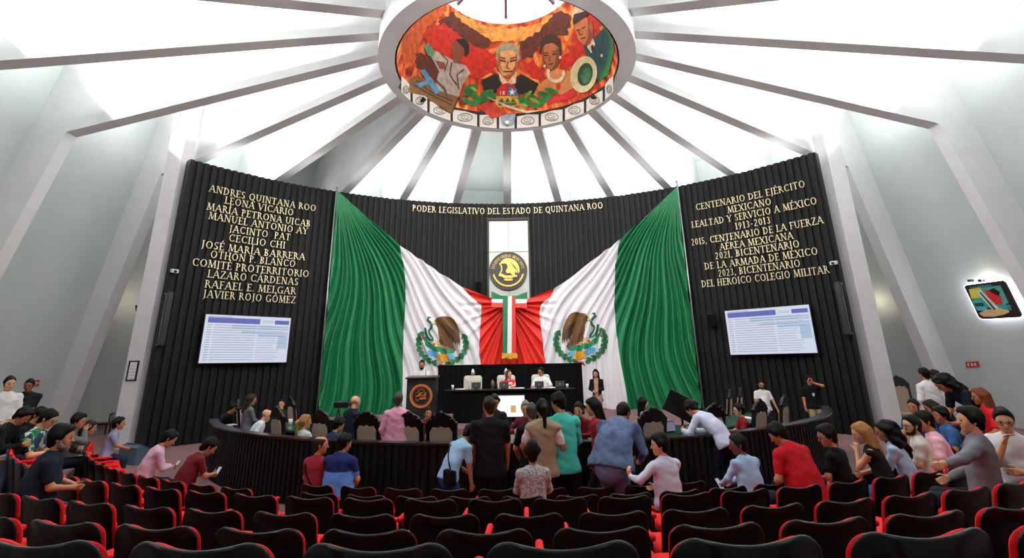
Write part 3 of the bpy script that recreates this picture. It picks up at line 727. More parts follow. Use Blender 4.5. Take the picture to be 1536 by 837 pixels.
# ================================================================== MURAL INSIDE THE RING
KC = (RI-.04-RTOP-.03)/(ZT-ZR)
def cone_r(z): return RI-.05-KC*(z-ZR)
def mur(px, py, off):
    r = ray(px, py); ox, oy = -CX, -CY; R0 = RI-.05-off+KC*(ZR-EYE)   # radius as R0-KC*h with h measured from the eye
    a = r[0]**2+r[1]**2-(KC*r[2])**2; b = 2*(ox*r[0]+oy*r[1])+2*R0*KC*r[2]; c = ox*ox+oy*oy-R0*R0
    D = max(0, b*b-4*a*c); t = (-b+math.sqrt(D))/(2*a); return Vector((r[0]*t, r[1]*t, r[2]*t+EYE))
t = empty('ceiling_mural', (CX, CY, ZR), 0, 'painted mural of figures and flames lining the inside of the ceiling ring', 'mural')
def mfn(x, y, off): return mur(560+x/3.746, y/3.746, off)-t.location
FIRE = multi_mat('mural_fire', [(70, 28, 14), (150, 44, 18), (206, 70, 24), (226, 120, 44), (236, 176, 92), (120, 60, 26)], 1.5, 'noise', .8, None, 1.6, 8, (1, 1, .55))
v = []; f = []; n = 128; q = 16
for j in range(n):
    for i in range(q+1):
        z = ZR+.03+(ZT-ZR-.03)*i/q; p = pol(cone_r(z), 360*j/n, z); v.append(p-t.location)
for j in range(n):
    for i in range(q):
        a, b_ = j*(q+1)+i, ((j+1) % n)*(q+1)+i; f.append((a, a+1, b_+1, b_))
mesh('fire_background', v, f, FIRE, t, True)
def rough(poly, amp=9, step=16, seed=1):
    rn = random.Random(seed); out = []
    for (x0, y0), (x1, y1) in zip(poly, poly[1:]+poly[:1]):
        n = max(1, int(math.hypot(x1-x0, y1-y0)/step))
        for i in range(n): out.append((x0+(x1-x0)*i/n+(rn.uniform(-amp, amp) if i else 0), y0+(y1-y0)*i/n+(rn.uniform(-amp, amp) if i else 0)))
    return out
def paint(name, polys, rgb, off, var=.32, sc=5, ml=22, split=True):
    if split and 1 < len(polys) <= 4:
        for q in polys: paint(name, [q], rgb, off, var, sc, ml)
        return
    v, f = patch(polys, mfn, ml, off); o = mesh(name, v, f, mat('mural_'+name+str(rgb[0]), rgb, .8, var=var, scale=sc), t, True); return o
paint('dark_smoke', [rough(q) for q in [[(360, 120), (470, 60), (560, 150), (660, 230), (600, 330), (520, 250), (430, 190)], [(820, 240), (960, 120), (1050, 60), (1110, 90), (1090, 200), (960, 190), (900, 320), (830, 330)], [(230, 290), (330, 320), (420, 400), (380, 480), (240, 380)]]], (96, 46, 28), .008, .3)
paint('red_cloud', [rough(q) for q in [[(280, 190), (400, 130), (560, 260), (640, 280), (690, 330), (670, 430), (560, 440), (430, 340), (330, 290)], [(1040, 330), (1130, 270), (1200, 90), (1280, 120), (1270, 190), (1120, 360), (1060, 430)], [(850, 380), (900, 330), (950, 440), (930, 490)]]], (200, 44, 24), .01, .3)
paint('flame_bird', [rough(q) for q in [[(160, 210), (240, 110), (340, 30), (420, 0), (400, 70), (300, 150), (260, 240), (230, 350), (180, 390), (155, 300)]]], (206, 96, 40), .012, .35)
paint('yellow_flames', [rough(q) for q in [[(440, 40), (520, 100), (640, 150), (760, 160), (900, 140), (1010, 80), (940, 170), (830, 230), (760, 235), (660, 230), (560, 160), (470, 100)], [(600, 440), (660, 410), (690, 430), (640, 490)], [(860, 440), (930, 450), (940, 500), (880, 500)]]], (232, 160, 74), .012, .35)
# stone blocks with carved signs along the lower edge
low = lambda x: 392+330*math.sqrt(max(0, 1-((x-752)/640)**2))
xs = [150, 215, 310, 440, 590, 700, 800, 935, 1070, 1190, 1295, 1355]
blk = []; gap = []; car = []
for x0, x1 in zip(xs, xs[1:]):
    a0, a1 = x0+7, x1-7; h0 = 60 if 300 < x0 < 1250 else 80
    def up(x): return low(x)-h0-14
    blk.append([(a0, low(a0)), ((a0+a1)/2, low((a0+a1)/2)), (a1, low(a1)), (a1, up(a1)+8), ((a0+a1)/2, up((a0+a1)/2)), (a0, up(a0)+8)])
    cx = (a0+a1)/2; cy = low(cx)-38; w2 = (a1-a0)*.3
    car += [band(ell(cx, cy, w2, 22, 20)+[(cx+w2, cy)], 4), band(ell(cx-w2*.25, cy-3, w2*.35, 9, 12), 3), band([(cx+w2*.2, cy-12), (cx+w2*.5, cy), (cx+w2*.1, cy+12)], 3), band([(cx-w2*.7, cy+14), (cx+w2*.6, cy+13)], 3)]
gap.append([(x, low(x)+2) for x in range(140, 1372, 40)]+[(x, low(x)-84) for x in range(1365, 130, -40)])
paint('block_shadow', gap, (30, 34, 32), .012)
paint('stone_blocks', blk, (206, 204, 196), .018, .1)
for i in range(0, len(car), 4): paint('carved_sign', car[i:i+4], (70, 74, 72), .024, split=False)
# figure with white shirt on the left, kneeling by a cross
paint('grey_robe', [[(290, 260), (360, 290), (430, 330), (520, 370), (545, 410), (500, 480), (470, 580), (400, 560), (350, 470), (370, 400), (330, 330)]], (176, 172, 160), .018, .3)
paint('robe_folds', [band([(440, 350), (430, 420), (470, 480)], 9), band([(380, 300), (420, 340), (400, 400)], 8), band([(510, 390), (470, 420), (480, 500)], 9), band([(350, 450), (400, 500), (420, 560)], 14)], (92, 84, 76), .024)
paint('kneeling_skin', [ell(480, 270, 44, 52, 20, .3), [(350, 340), (400, 350), (410, 390), (370, 385)], [(440, 310), (500, 320), (490, 360), (450, 350)]], (128, 70, 44), .022, .2)
paint('kneeling_hair', [[(460, 222), (510, 215), (540, 250), (538, 300), (515, 320), (510, 270), (480, 240)]], (34, 26, 26), .026)
paint('green_tube', [[(285, 262), (310, 240), (345, 290), (330, 320), (305, 310)]], (88, 150, 110), .026)
paint('wood_beam', [[(205, 440), (250, 420), (340, 500), (480, 545), (440, 640), (370, 600), (290, 540), (200, 520)]], (120, 88, 48), .02, .3, 16)
paint('wood_grain', [band([(215, 470), (300, 520), (440, 590)], 5), band([(240, 450), (330, 520), (450, 570)], 5), band([(370, 600), (440, 640), (480, 545)], 9)], (66, 44, 26), .026)
paint('blue_cross', [[(246, 470), (330, 440), (340, 460), (258, 492)], [(262, 395), (290, 390), (375, 510), (350, 530)]], (84, 150, 190), .03, .15)
# central old man in a dark coat with a painted crest
paint('dark_coat', [[(610, 450), (690, 410), (760, 460), (830, 415), (930, 470), (900, 530), (620, 520)]], (38, 36, 30), .018, .3)
paint('white_shirt', [[(700, 400), (755, 460), (805, 400), (800, 470), (720, 480)]], (224, 204, 168), .022)
paint('old_face', [[(694, 290), (715, 262), (760, 255), (800, 268), (815, 310), (812, 370), (790, 415), (755, 438), (720, 420), (698, 380)]], (222, 170, 110), .024, .2)
paint('old_hair', [[(688, 330), (690, 280), (715, 250), (770, 240), (815, 262), (824, 330), (812, 350), (806, 300), (780, 278), (720, 285), (704, 300), (700, 345)]], (150, 158, 128), .03, .25)
paint('face_lines', [band([(712, 338), (745, 345)], 9), band([(768, 345), (802, 336)], 9), band([(757, 345), (748, 382), (766, 386)], 6), band([(730, 402), (782, 400)], 7), band([(712, 370), (722, 400)], 4), band([(798, 368), (790, 396)], 4), band([(712, 322), (744, 330)], 6), band([(770, 330), (804, 320)], 6)], (92, 50, 30), .034)
paint('old_face_shade', [[(694, 300), (712, 300), (716, 350), (706, 385), (722, 420), (700, 385)], [(800, 300), (815, 312), (812, 372), (788, 416), (755, 438), (735, 426), (770, 412), (796, 372)]], (170, 104, 62), .028, .25)
paint('coat_lapels', [band([(690, 415), (720, 470), (724, 510)], 8), band([(826, 420), (800, 470), (790, 500)], 8)], (74, 62, 44), .024)
paint('crest_yellow', [[(690, 540), (812, 540), (818, 585), (790, 602), (705, 600), (686, 580)]], (232, 178, 78), .03)
paint('crest_red', [[(696, 500), (752, 480), (754, 540), (692, 540)], [(700, 500), (720, 475), (755, 465), (790, 478), (800, 495), (752, 482)]], (206, 44, 30), .032)
paint('crest_blue', [[(755, 484), (806, 500), (812, 540), (755, 540)]], (78, 132, 176), .032)
star = [(780+(22 if i % 2 == 0 else 9)*_s(R(36*i)), 518-(22 if i % 2 == 0 else 9)*_c(R(36*i))) for i in range(10)]
paint('crest_star', [star, band([(715, 512), (715, 532)], 5), [(726, 512), (738, 512), (738, 532), (726, 532)]], (240, 236, 224), .038)
paint('crest_hills', [[(704, 575), (722, 548), (738, 575)], [(738, 575), (754, 548), (770, 575)], [(770, 575), (785, 548), (800, 575)], [(700, 580), (806, 576), (804, 592), (706, 594)]], (66, 116, 52), .036)
lf = []
for cx, cy, d in ((540, 520, 1), (575, 545, 1), (620, 555, 1), (660, 545, 1), (530, 570, 1), (580, 575, 1), (640, 520, 1), (545, 490, 1), (840, 560, -1), (880, 540, -1), (920, 560, -1), (960, 530, -1), (1000, 510, -1), (860, 580, -1), (930, 585, -1), (970, 555, -1)):
    lf.append(ell(cx, cy, 40, 15, 14, .5*d*(1 if (cx//10) % 2 else -.6)))
paint('laurel_leaves', lf, (34, 132, 62), .03, .35)
paint('leaf_light', [ell(870, 530, 30, 10, 12, -.8), ell(905, 565, 34, 11, 12, .5), ell(840, 590, 30, 9, 12, .2), ell(565, 500, 24, 8, 12, .6)], (140, 176, 70), .035, .3)
paint('red_book', [[(575, 595), (660, 575), (750, 632), (660, 658)], [(660, 658), (750, 632), (752, 642), (664, 668)]], (178, 58, 36), .036)
paint('white_quill', [band([(640, 545), (760, 600), (860, 630), (930, 622)], [4, 12, 14, 4])], (206, 198, 170), .037)
paint('blue_mask', [[(710, 640), (800, 640), (790, 700), (760, 712), (725, 700)]], (138, 156, 164), .034, .3)
# woman with pearls in a red dress
paint('bare_shoulders', [[(930, 480), (985, 430), (1000, 400), (1060, 390), (1075, 420), (1120, 380), (1130, 500), (1080, 530), (960, 530)]], (214, 146, 84), .018, .15)
paint('red_dress', [[(950, 520), (1060, 530), (1130, 490), (1140, 535), (1070, 570), (980, 585), (955, 560)]], (196, 44, 42), .022, .3)
paint('woman_face', [[(945, 290), (965, 250), (1010, 240), (1045, 270), (1050, 330), (1035, 375), (1005, 392), (970, 375), (950, 340)]], (176, 110, 66), .024, .2)
paint('woman_hair', [[(935, 310), (935, 240), (965, 195), (1010, 188), (1050, 220), (1060, 290), (1050, 320), (1040, 265), (1010, 235), (965, 245), (945, 280)]], (62, 44, 34), .03, .2)
paint('woman_features', [band([(960, 310), (985, 312)], 7), band([(1005, 306), (1030, 300)], 7), band([(994, 312), (988, 340), (1000, 344)], 4), band([(982, 362), (1010, 358)], 7), band([(955, 298), (985, 298)], 4), band([(1003, 292), (1032, 286)], 4)], (70, 34, 24), .034)
paint('woman_face_shade', [[(945, 292), (958, 270), (962, 340), (985, 384), (968, 376), (950, 342)], [(1030, 270), (1046, 276), (1050, 332), (1030, 378), (1004, 392), (1022, 350)]], (126, 70, 42), .028, .25)
paint('captain_face_shade', [[(1205, 110), (1226, 142), (1240, 200), (1214, 250), (1180, 256), (1206, 210)]], (150, 82, 50), .028, .25)
paint('pearls', [ell(992+44*_c(R(a))*1.0+34, 410+46*_s(R(a)), 10, 10, 10) for a in range(-10, 200, 17)]+[ell(962, 370, 7, 9, 8), ell(1050, 322, 7, 9, 8)], (238, 222, 190), .034)
paint('pendant', [ell(1038, 485, 12, 18, 12)], (188, 60, 36), .036)
# man in a captain's cap holding a white hat
paint('navy_coat', [[(1180, 260), (1240, 215), (1300, 150), (1340, 210), (1350, 290), (1320, 400), (1262, 450), (1215, 360)]], (30, 78, 82), .018, .3)
paint('green_cloth', [[(1262, 112), (1310, 130), (1345, 190), (1352, 290), (1320, 420), (1265, 462), (1300, 380), (1330, 280), (1320, 190)]], (44, 120, 60), .022, .35)
paint('captain_shirt', [[(1200, 262), (1235, 215), (1246, 250), (1225, 300)]], (222, 206, 170), .022)
paint('captain_tie', [[(1222, 258), (1236, 250), (1242, 285), (1226, 290)]], (34, 50, 60), .028)
paint('captain_face', [[(1128, 150), (1150, 110), (1195, 95), (1225, 140), (1240, 200), (1215, 250), (1180, 255), (1150, 220)]], (200, 122, 72), .024, .2)
paint('captain_ear', [ell(1222, 150, 12, 28, 12, -.2)], (176, 96, 56), .03)
paint('captain_features', [band([(1138, 170), (1160, 165)], 6), band([(1150, 165), (1160, 195), (1175, 192)], 5), band([(1165, 218), (1192, 210)], 6), band([(1170, 160), (1192, 150)], 6)], (88, 44, 28), .034)
paint('white_cap', [[(1112, 80), (1130, 40), (1175, 28), (1215, 60), (1190, 75), (1125, 105)]], (214, 198, 160), .03, .15)
paint('cap_brim', [[(1120, 112), (1128, 80), (1190, 62), (1215, 70), (1196, 92), (1140, 130), (1122, 138)]], (58, 42, 36), .034)
paint('white_hat', [ell(1182, 418, 74, 104, 26, .2)], (212, 208, 160), .03, .15)
paint('hat_crown', [ell(1190, 418, 42, 66, 22, .2)], (34, 84, 58), .036, .3)
paint('hat_inner', [ell(1196, 424, 26, 46, 18, .2)], (70, 124, 86), .04, .3)
paint('coat_buttons', [ell(1283, 312, 7, 9, 10)], (226, 206, 150), .03)
# ================================================================== FURNITURE OF THE STAGE
LIGHTWOOD = mat('warm_wood', (120, 84, 50), .5, var=.2, scale=12)
ORANGE = mat('orange_emblem', (206, 116, 52), .5, .2, var=.1)
# presidium: tall black back screen, long desk
t = empty('backdrop_screen', (.12, 18.4, .4), 0, 'tall black cloth screen standing behind the three cream chairs', 'screen')
b = MB(); v = []; f = []; n = 90
for i in range(n+1):
    x = -2.64+5.28*i/n; y = -.06+.018*_s(i*1.9); v += [(x, y, 0), (x, y, 1.76)]
    if i: k = 2*i; f.append((k-2, k, k+1, k-1))
b.add(v, f); b.build('cloth', BLACKCLOTH, t, True)
b = MB(); b.box((0, .03, .87), (5.3, .1, 1.74)); b.box((0, .0, 1.75), (5.36, .16, .05)); b.build('frame', BLACKCLOTH, t)
DKZ = 1.41
t = empty('presidium_desk', (.08, 16.6, .4), 0, 'long raised black desk of the presidium in front of the cream chairs', 'desk')
b = MB(); b.box((0, 0, DKZ-.43), (4.2, .75, .06), bev=.012); b.build('desktop', mat('black_gloss', (20, 18, 18), .2), t)
b = MB(); v = []; f = []; n = 110
for i in range(n+1):
    x = -1.78+3.56*i/n; y = -.3+.012*_s(i*2.1); v += [(x, y, 0), (x, y, DKZ-.46)]
    if i: k = 2*i; f.append((k-2, k, k+1, k-1))
b.add(v, f); b.box((-1.78, 0, .48), (.05, .6, .95)); b.box((1.78, 0, .48), (.05, .6, .95)); b.build('front_panel', BLACKCLOTH, t)
# tufted chairs
def make_tufted():
    t = empty('tufted_chair', (0, 0, 0))
    v, f = slab(rrect(.64, .98, .1, 6, .32, 0), .13, R(-7), (0, .4), 0, .03)
    o = mesh('backrest', v, f, CREAM, t); autosmooth(o, 50)
    b = MB()
    for r_ in range(4):
        for c in range(4 if r_ % 2 else 3): b.ball((-.2+.13*c+(0 if r_ % 2 else .07), -.012+.115*.0, .62+.15*r_), (.022, .02, .022), 8, 5)
    for q in range(len(b.v)): p = b.v[q]; b.v[q] = Vector((p.x, p.y+.122*(p.z-.4)-.01, p.z))
    b.build('buttons', mat('button_cloth', (150, 140, 130), .7), t, True)
    b = MB(); b.box((0, -.26, .44), (.62, .56, .14), bev=.04); b.build('seat', CREAM, t)
    for s in (-1, 1):
        b = MB(); b.box((s*.33, -.2, .66), (.08, .42, .07), bev=.02); b.box((s*.33, -.36, .54), (.05, .05, .22)); b.build('armrest', CREAM, t)
    b = MB(); b.lathe([(.012, 0), (.06, .03), (.075, .09), (.06, .16), (.035, .21), (.01, .24)], (0, .12, 1.28), 12); b.build('finial', mat('silver', (190, 190, 192), .3, .7), t, True)
    b = MB()
    for k in range(5): a = R(72*k); b.tube([(0, -.1, .08), (.3*_c(a), -.1+.3*_s(a), .05)], .025, 6)
    b.tube([(0, -.1, .06), (0, -.1, .38)], .035, 8); b.build('base', BLACKPLASTIC, t)
    return t
for i, (px, w) in enumerate(((709, 'empty cream tufted chair with silver finial, leftmost behind the long desk'), (759, 'cream tufted chair behind the woman in the red patterned blouse'), (811, 'cream tufted chair behind the man in the white shirt at the long desk'))):
    p = aty(px, 560, 17.5); loc = (p.x, 17.5, .52)
    if i == 0: tc0 = make_tufted(); tc0.location = loc; tag(tc0, w, 'chair', 'tufted cream chairs')
    else: dup(tc0, loc, 0, w)
b = MB(); b.box((0, 17.55, .459), (4.4, 1.25, .118)); o = b.build('floor_dais', CARPET); o['kind'] = 'structure'
# things on the presidium desk
def on_desk(px, dy=0.): p = aty(px, 581, 16.5+dy); return Vector((p.x, 16.5+dy, DKZ))
def cup(loc, label, m=WHITEPLASTIC, h=.11, r=.042):
    b = MB(); b.lathe([(r*.78, 0), (r, h), (r*.92, h), (r*.7, .012)], (0, 0, 0), 14); o = b.build('cup', m, None, True); o.location = loc; return tag(o, label, 'cup')
cup(on_desk(851), 'white cup near the right end of the long raised desk')
cup(on_desk(679), 'white cup near the left end of the long raised desk', h=.14)
def bottle(loc, label, m, h=.22, r=.035):
    t = empty('bottle', loc, 0, label, 'bottle')
    b = MB(); b.lathe([(r, 0), (r*1.02, h*.6), (r*.9, h*.72), (r*.38, h*.88), (r*.38, h*.95)], (0, 0, 0), 12); b.build('body', m, t, True)
    b = MB(); b.lathe([(r*.44, h*.93), (r*.44, h)], (0, 0, 0), 10); b.build('cap', BLACKPLASTIC, t, True); return t
bottle(on_desk(739), 'brown flask standing on the long desk left of the woman in red', mat('flask_brown', (112, 84, 64), .35), .3, .06)
bottle(on_desk(745), 'small dark bottle beside the brown flask on the long desk', mat('bottle_dark', (44, 36, 34), .25), .2, .03)
def monitor(loc, rz, label, lit=False, w=.3, h=.19):
    t = empty('desk_monitor', loc, rz, label, 'monitor', 'small desk monitors')
    b = MB(); b.box((0, 0, h/2+.02), (w, .02, h), rx=R(-12), bev=.006); b.build('case', BLACKPLASTIC, t)
    b = MB(); b.box((0, .05, .01), (w*.6, .14, .02), bev=.006); b.build('foot', BLACKPLASTIC, t)
    if lit:
        b = MB(); b.box((0, -.012, h/2+.02), (w*.9, .004, h*.86), rx=R(-12)); b.build('screen', mat('tablet_lit', (150, 156, 190), .3, emit=.6), t)
    else:
        b = MB(); b.box((0, -.013, h/2+.02), (.03, .004, .03), rx=R(-12)); b.build('badge', STEEL, t)
for px, w in ((714, 'small black monitor in front of the empty cream chair'), (756, 'small black monitor in front of the woman in red'), (809, 'small black monitor in front of the man in white at the long desk'), (840, 'small black monitor at the right of the long raised desk')):
    monitor(on_desk(px), 0, w)
def papers(loc, rz, label, w=.3, d=.21, n=3, group='papers'):
    b = MB(); 
    for i in range(n): b.box((.01*i, .008*i, .004+.006*i), (w, d, .005), rz=.12*i)
    o = b.build('paper_stack', PAPER); o.location = loc; o.rotation_euler.z = rz; return tag(o, label, 'papers', group)
papers(on_desk(690), .2, 'white papers at the left end of the long raised desk'); papers(on_desk(774), .1, 'white papers beside the woman in red on the long desk', .5); papers(on_desk(824), -.1, 'white papers right of the man in white on the long desk', .34)
# bright screen on a stand in front of the presidium
a = aty(743, 594, 15.3); c = aty(787, 622, 15.3)
t = empty('display_screen', ((a.x+c.x)/2, 15.3, .4), 0, 'bright white screen on a stand in front of the raised desk', 'screen')
W_, z0, z1 = c.x-a.x, c.z-.4-.05, a.z-.4
b = MB(); b.box((0, .04, (z0+z1)/2), (W_+.05, .06, z1-z0+.05), bev=.01); b.build('housing', BLACKPLASTIC, t)
b = MB(); b.box((0, .006, (z0+z1)/2), (W_, .006, z1-z0)); b.build('picture', mat('bright_picture', (255, 250, 238), .3, emit=1.7, var=.01), t)
b = MB(); b.box((.1, .001, (z0+z1)/2-.08), (.16, .006, .2)); b.build('picture_figure', mat('picture_tan', (232, 190, 128), .3, emit=1.1), t)
b = MB(); b.box((0, .06, .12), (.1, .05, .5)); b.box((0, .06, .02), (.6, .3, .04)); b.build('stand', BLACKPLASTIC, t)
# lectern
a = aty(610, 567, 15.5); c = aty(655, 567, 15.5); LX = (a.x+c.x)/2; LZ = a.z
t = empty('lectern', (LX, 15.5, .4), 0, 'tall black lectern with round orange emblem left of the raised desk', 'lectern')
h = LZ-.4
b = MB(); b.box((0, .25, h/2), (.9, .5, h), bev=.012); b.build('body', mat('lectern_black', (15, 13, 13), .5), t)
b = MB(); b.box((0, .24, h+.01), (.98, .62, .05), rx=R(4), bev=.012); b.build('top', mat('lectern_top', (24, 22, 22), .35), t)
ez = aty(630, 594, 15.5).z-.4; ER = .34
def ring2(r0, r1, n=48): return [band([(0+(r0+r1)/2*_c(2*math.pi*i/n), (r0+r1)/2*_s(2*math.pi*i/n)) for i in range(n//8*q, n//8*(q+1)+1)], r1-r0) for q in range(8)]
def lfr(x, y, d): return Vector((x, -.004-.012*(1-d), ez+y))
b = MB()
for p in ring2(.29, .345)+ring2(.262, .272): b.prism(p, lfr, 1)
b.build('emblem_ring', ORANGE, t)
b = MB()
for p in ([(-.15, .1), (-.01, .1), (-.01, .0), (-.15, .0)], [(.01, .1), (.15, .1), (.15, 0), (.01, 0)]):
    b.prism(band(p+[p[0]], .012), lfr, 1)
for p in ([(-.15, -.02), (.15, -.02), (.15, -.1), (.08, -.16), (-.08, -.16), (-.15, -.1), (-.15, -.02)], [(-.1, .11), (-.09, .17), (0, .2), (.09, .17), (.1, .11)], [(-.08, -.06), (-.03, -.1), (.03, -.1), (.08, -.06)], [(-.11, .03), (-.08, .07), (-.05, .03)], [(.05, .03), (.08, .07), (.11, .03)]):
    b.prism(band(p, .014), lfr, 1)
b.build('emblem_shield', ORANGE, t)
t = empty('microphone', (LX+.1, 15.62, LZ+.04), 0, 'thin black gooseneck microphone on the lectern', 'microphone')
b = MB(); b.tube([(0, 0, 0), (0, .02, .2), (-.02, .1, .3), (-.03, .16, .33)], .008, 6); b.build('gooseneck', BLACKPLASTIC, t, True)
b = MB(); b.ball((-.035, .18, .335), (.022, .035, .022)); b.build('capsule', BLACKPLASTIC, t, True)
# ---------------------------------------------------------------- ring of desks, carved chairs
b = MB(); v = []; f = []; n = 80
t = empty('curved_desk', (DX, DY, 0), 0, 'long curved desk with green top inside the dark barrier', 'desk')
def ann(r0, r1, z0, z1, a0, a1, n=80):
    v = []; f = []; o_ = Vector((DX, DY, 0))
    for j in range(n+1):
        a = a0+(a1-a0)*j/n; v += [dpol(r0, a, z0)-o_, dpol(r1, a, z0)-o_, dpol(r1, a, z1)-o_, dpol(r0, a, z1)-o_]
        if j:
            k = 4*j-4
            for q in range(4): f.append((k+q, k+(q+1) % 4, k+4+(q+1) % 4, k+4+q))
    f += [(0, 1, 2, 3), (4*n, 4*n+3, 4*n+2, 4*n+1)]
    return v, f
mesh('desktop', *ann(6.75, 7.6, .73, .78, -60, 62), DESKGREEN, t); mesh('front_panel', *ann(6.8, 6.86, .01, .73, -60, 62), BLACKCLOTH, t)
for a in np.linspace(-58, 60, 12): mesh('divider', *ann(6.86, 7.5, .01, .73, a, a+.4, 1), BLACKCLOTH, t)
def make_carved(tall=1.):
    t = empty('carved_chair', (0, 0, 0))
    # faces +y; seen from behind: black frame, crest, upholstered panel
    H = .7*tall
    out = [(-.27, .5), (-.29, .5+H*.75), (-.3, .5+H*.97), (-.25, .5+H*1.04), (-.2, .5+H*1.13), (-.14, .5+H*1.17), (-.08, .5+H*1.215), (0, .5+H*1.235), (.08, .5+H*1.215), (.14, .5+H*1.17), (.2, .5+H*1.13), (.25, .5+H*1.04), (.3, .5+H*.97), (.29, .5+H*.75), (.27, .5)]
    b = MB(); tl = -.16
    b.prism(out, lambda x, z, d: Vector((x, .02+.055*d+tl*(z-.5), z)), 1)
    o = b.build('back_frame', WOODBLACK, t); fix_normals(o)
    b = MB()
    for x, z, r in ((-.2, 1.25, .035), (.2, 1.25, .035), (0, 1.355, .045), (-.11, 1.31, .03), (.11, 1.31, .03), (-.28, 1.18, .03), (.28, 1.18, .03)):
        zz = .5+(z-.5)*tall; b.ball((x, .045+tl*(zz-.5), zz), (r, .05, r), 8, 6)
    b.build('carved_crest', WOODBLACK, t, True)
    pan = [(-.2, .44), (.2, .44), (.21, .5+H*.76), (.15, .5+H*.88), (.06, .5+H*.86), (0, .5+H*.9), (-.06, .5+H*.86), (-.15, .5+H*.88), (-.21, .5+H*.76)]
    for nm, y0, y1 in (('back_panel', -.005, .02), ('front_panel', .075, .11)):
        b = MB(); b.prism(pan, lambda x, z, d: Vector((x, y0+(y1-y0)*d+tl*(z-.5), z)), 1); fix_normals(b.build(nm, BEIGE, t))
    b = MB(); b.box((0, .32, .44), (.56, .52, .1), bev=.03); b.build('seat', BEIGE, t)
    b = MB(); b.box((0, .32, .37), (.58, .54, .07), bev=.01); b.build('seat_frame', WOODBLACK, t)
    for s in (-1, 1):
        b = MB(); b.tube([(s*.28, .03, .72), (s*.3, .3, .7), (s*.3, .5, .68)], [.025, .03, .035], 8); b.tube([(s*.29, .48, .67), (s*.28, .45, .4)], .022, 8); b.build('armrest', WOODBLACK, t, True)
        for y in (.08, .54):
            b = MB(); b.tube([(s*.25, y, .36), (s*.26, y+.02, .2), (s*.25, y, 0)], [.035, .028, .022], 8); b.build('leg', WOODBLACK, t, True)
    return t
carved = make_carved()
def ring_at(px, r, py=620):
    d = ray(px, py); d = np.array([d[0], d[1]])/math.hypot(d[0], d[1]); o_ = np.array([-DX, -DY])
    b_ = 2*(o_@d); c_ = o_@o_-r*r; q = (-b_-math.sqrt(max(0, b_*b_-4*c_)))/2; p = d*q
    a = math.degrees(math.atan2(p[0]-DX, DY-p[1])); return p, a
first = True
for px, lab in ((361, 'carved black chair with beige back, leftmost inside the barrier'), (421, 'carved black chair right of the bald man in the white shirt'), (486, 'carved black chair right of the ponytailed woman in white'), (555, 'carved black chair below the bald man standing in navy'),
                (616, 'carved black chair just right of the man in the pink shirt'), (664, 'carved black chair in front of the smiling man in maroon by the lectern'), (975, 'carved black chair in front of the dark-haired woman in white, right of the crowd'),
                (1067, 'carved black chair right of the person bending over the barrier'), (1136, 'carved black chair right of the seated man in the maroon shirt'), (1174, 'carved black chair rightmost inside the barrier')):
    p, a = ring_at(px, 8.2)
    if first: carved.location = (p[0], p[1], 0); carved.rotation_euler.z = R(a); tag(carved, lab, 'chair', 'carved chairs round the ring of desks'); first = False
    else: dup(carved, (p[0], p[1], 0), R(a), lab)
for px, y, rz, lab in ((1092, 14.4, R(60), 'carved black chair behind the seated man in the maroon shirt'), (1108, 15.0, R(60), 'carved black chair against the wall left of the standing man in white'), (441, 14.5, R(-50), 'carved black chair beyond the white cup on the left desks')):
    p = aty(px, 600, y); dup(carved, (p.x, y, 0), rz, lab)
# the tall chairs beside the wall
big = make_carved(1.35); 
p = atz(158, 648, FL); big.location = (p.x+.1, p.y-.3, FL); big.rotation_euler.z = R(-158); tag(big, 'tall carved chair with brown back standing by the left white pier', 'chair', 'tall carved chairs')
p = atz(1350, 640, FL); dup(big, (p.x+.15, p.y-.2, FL), R(155), 'tall carved chair standing in the shade right of the right white pier')
# things on the ring of desks
def desk_at(px, r=7.15): p, a = ring_at(px, r); return Vector((p[0], p[1], .78)), R(a)
for px, w in ((350, 'white papers on the far left of the green desk'), (392, 'white papers in front of the woman in grey'), (944, 'white papers on the green desk right of the denim jacket'), (956, 'white papers left of the chair before the woman in white'), (1120, 'white papers in front of the man in maroon on the right')):
    q, a = desk_at(px, 7.25); papers(q, a+.3, w)
for px, lit, w in ((942, True, 'small lit monitor on the green desk right of the denim jacket'), (1003, True, 'small lit monitor left of the person bending over the desk'), (648, True, 'small lit monitor in front of the smiling man in maroon'), (523, True, 'small lit monitor beside the seated man in navy')):
    q, a = desk_at(px, 7.45); monitor(q, a, w, lit, .26, .2)
for px, w in ((437, 'white cup on the desk left of the ponytailed woman'), (545, 'white cup right of the seated man in navy'), (990, 'white cup on the green desk left of the bending person'), (662, 'white cup right of the small lit monitor near the lectern'), (1153, 'white cup on the desk behind the seated man in maroon')):
    q, a = desk_at(px, 7.3); cup(q, w, h=.15, r=.05)
q, a = desk_at(643, 7.5); b = MB(); b.ball((0, 0, .05), (.055, .055, .05), 12, 8); b.tube([(0, 0, .09), (.005, 0, .12)], .005, 5); o = b.build('apple', mat('red_apple', (196, 40, 26), .35), None, True); o.location = q; tag(o, 'red apple on the green desk by the lit monitor near the lectern', 'apple')
# dark slanted television seen from behind
p = aty(1022, 620, 12.6)
t = empty('television', (p.x, 12.6, 0), R(-25), 'large dark screen tilted on a stand in front of the right flag', 'screen')
b = MB(); b.box((0, 0, 1.12), (.72, .07, .56), ry=R(28), rx=R(10), bev=.02); b.build('case', BLACKPLASTIC, t)
b = MB(); b.tube([(0, .03, 0), (0, .03, 1.1)], .03, 8); b.box((0, .03, .015), (.6, .5, .03), bev=.008); b.build('stand', BLACKPLASTIC, t)
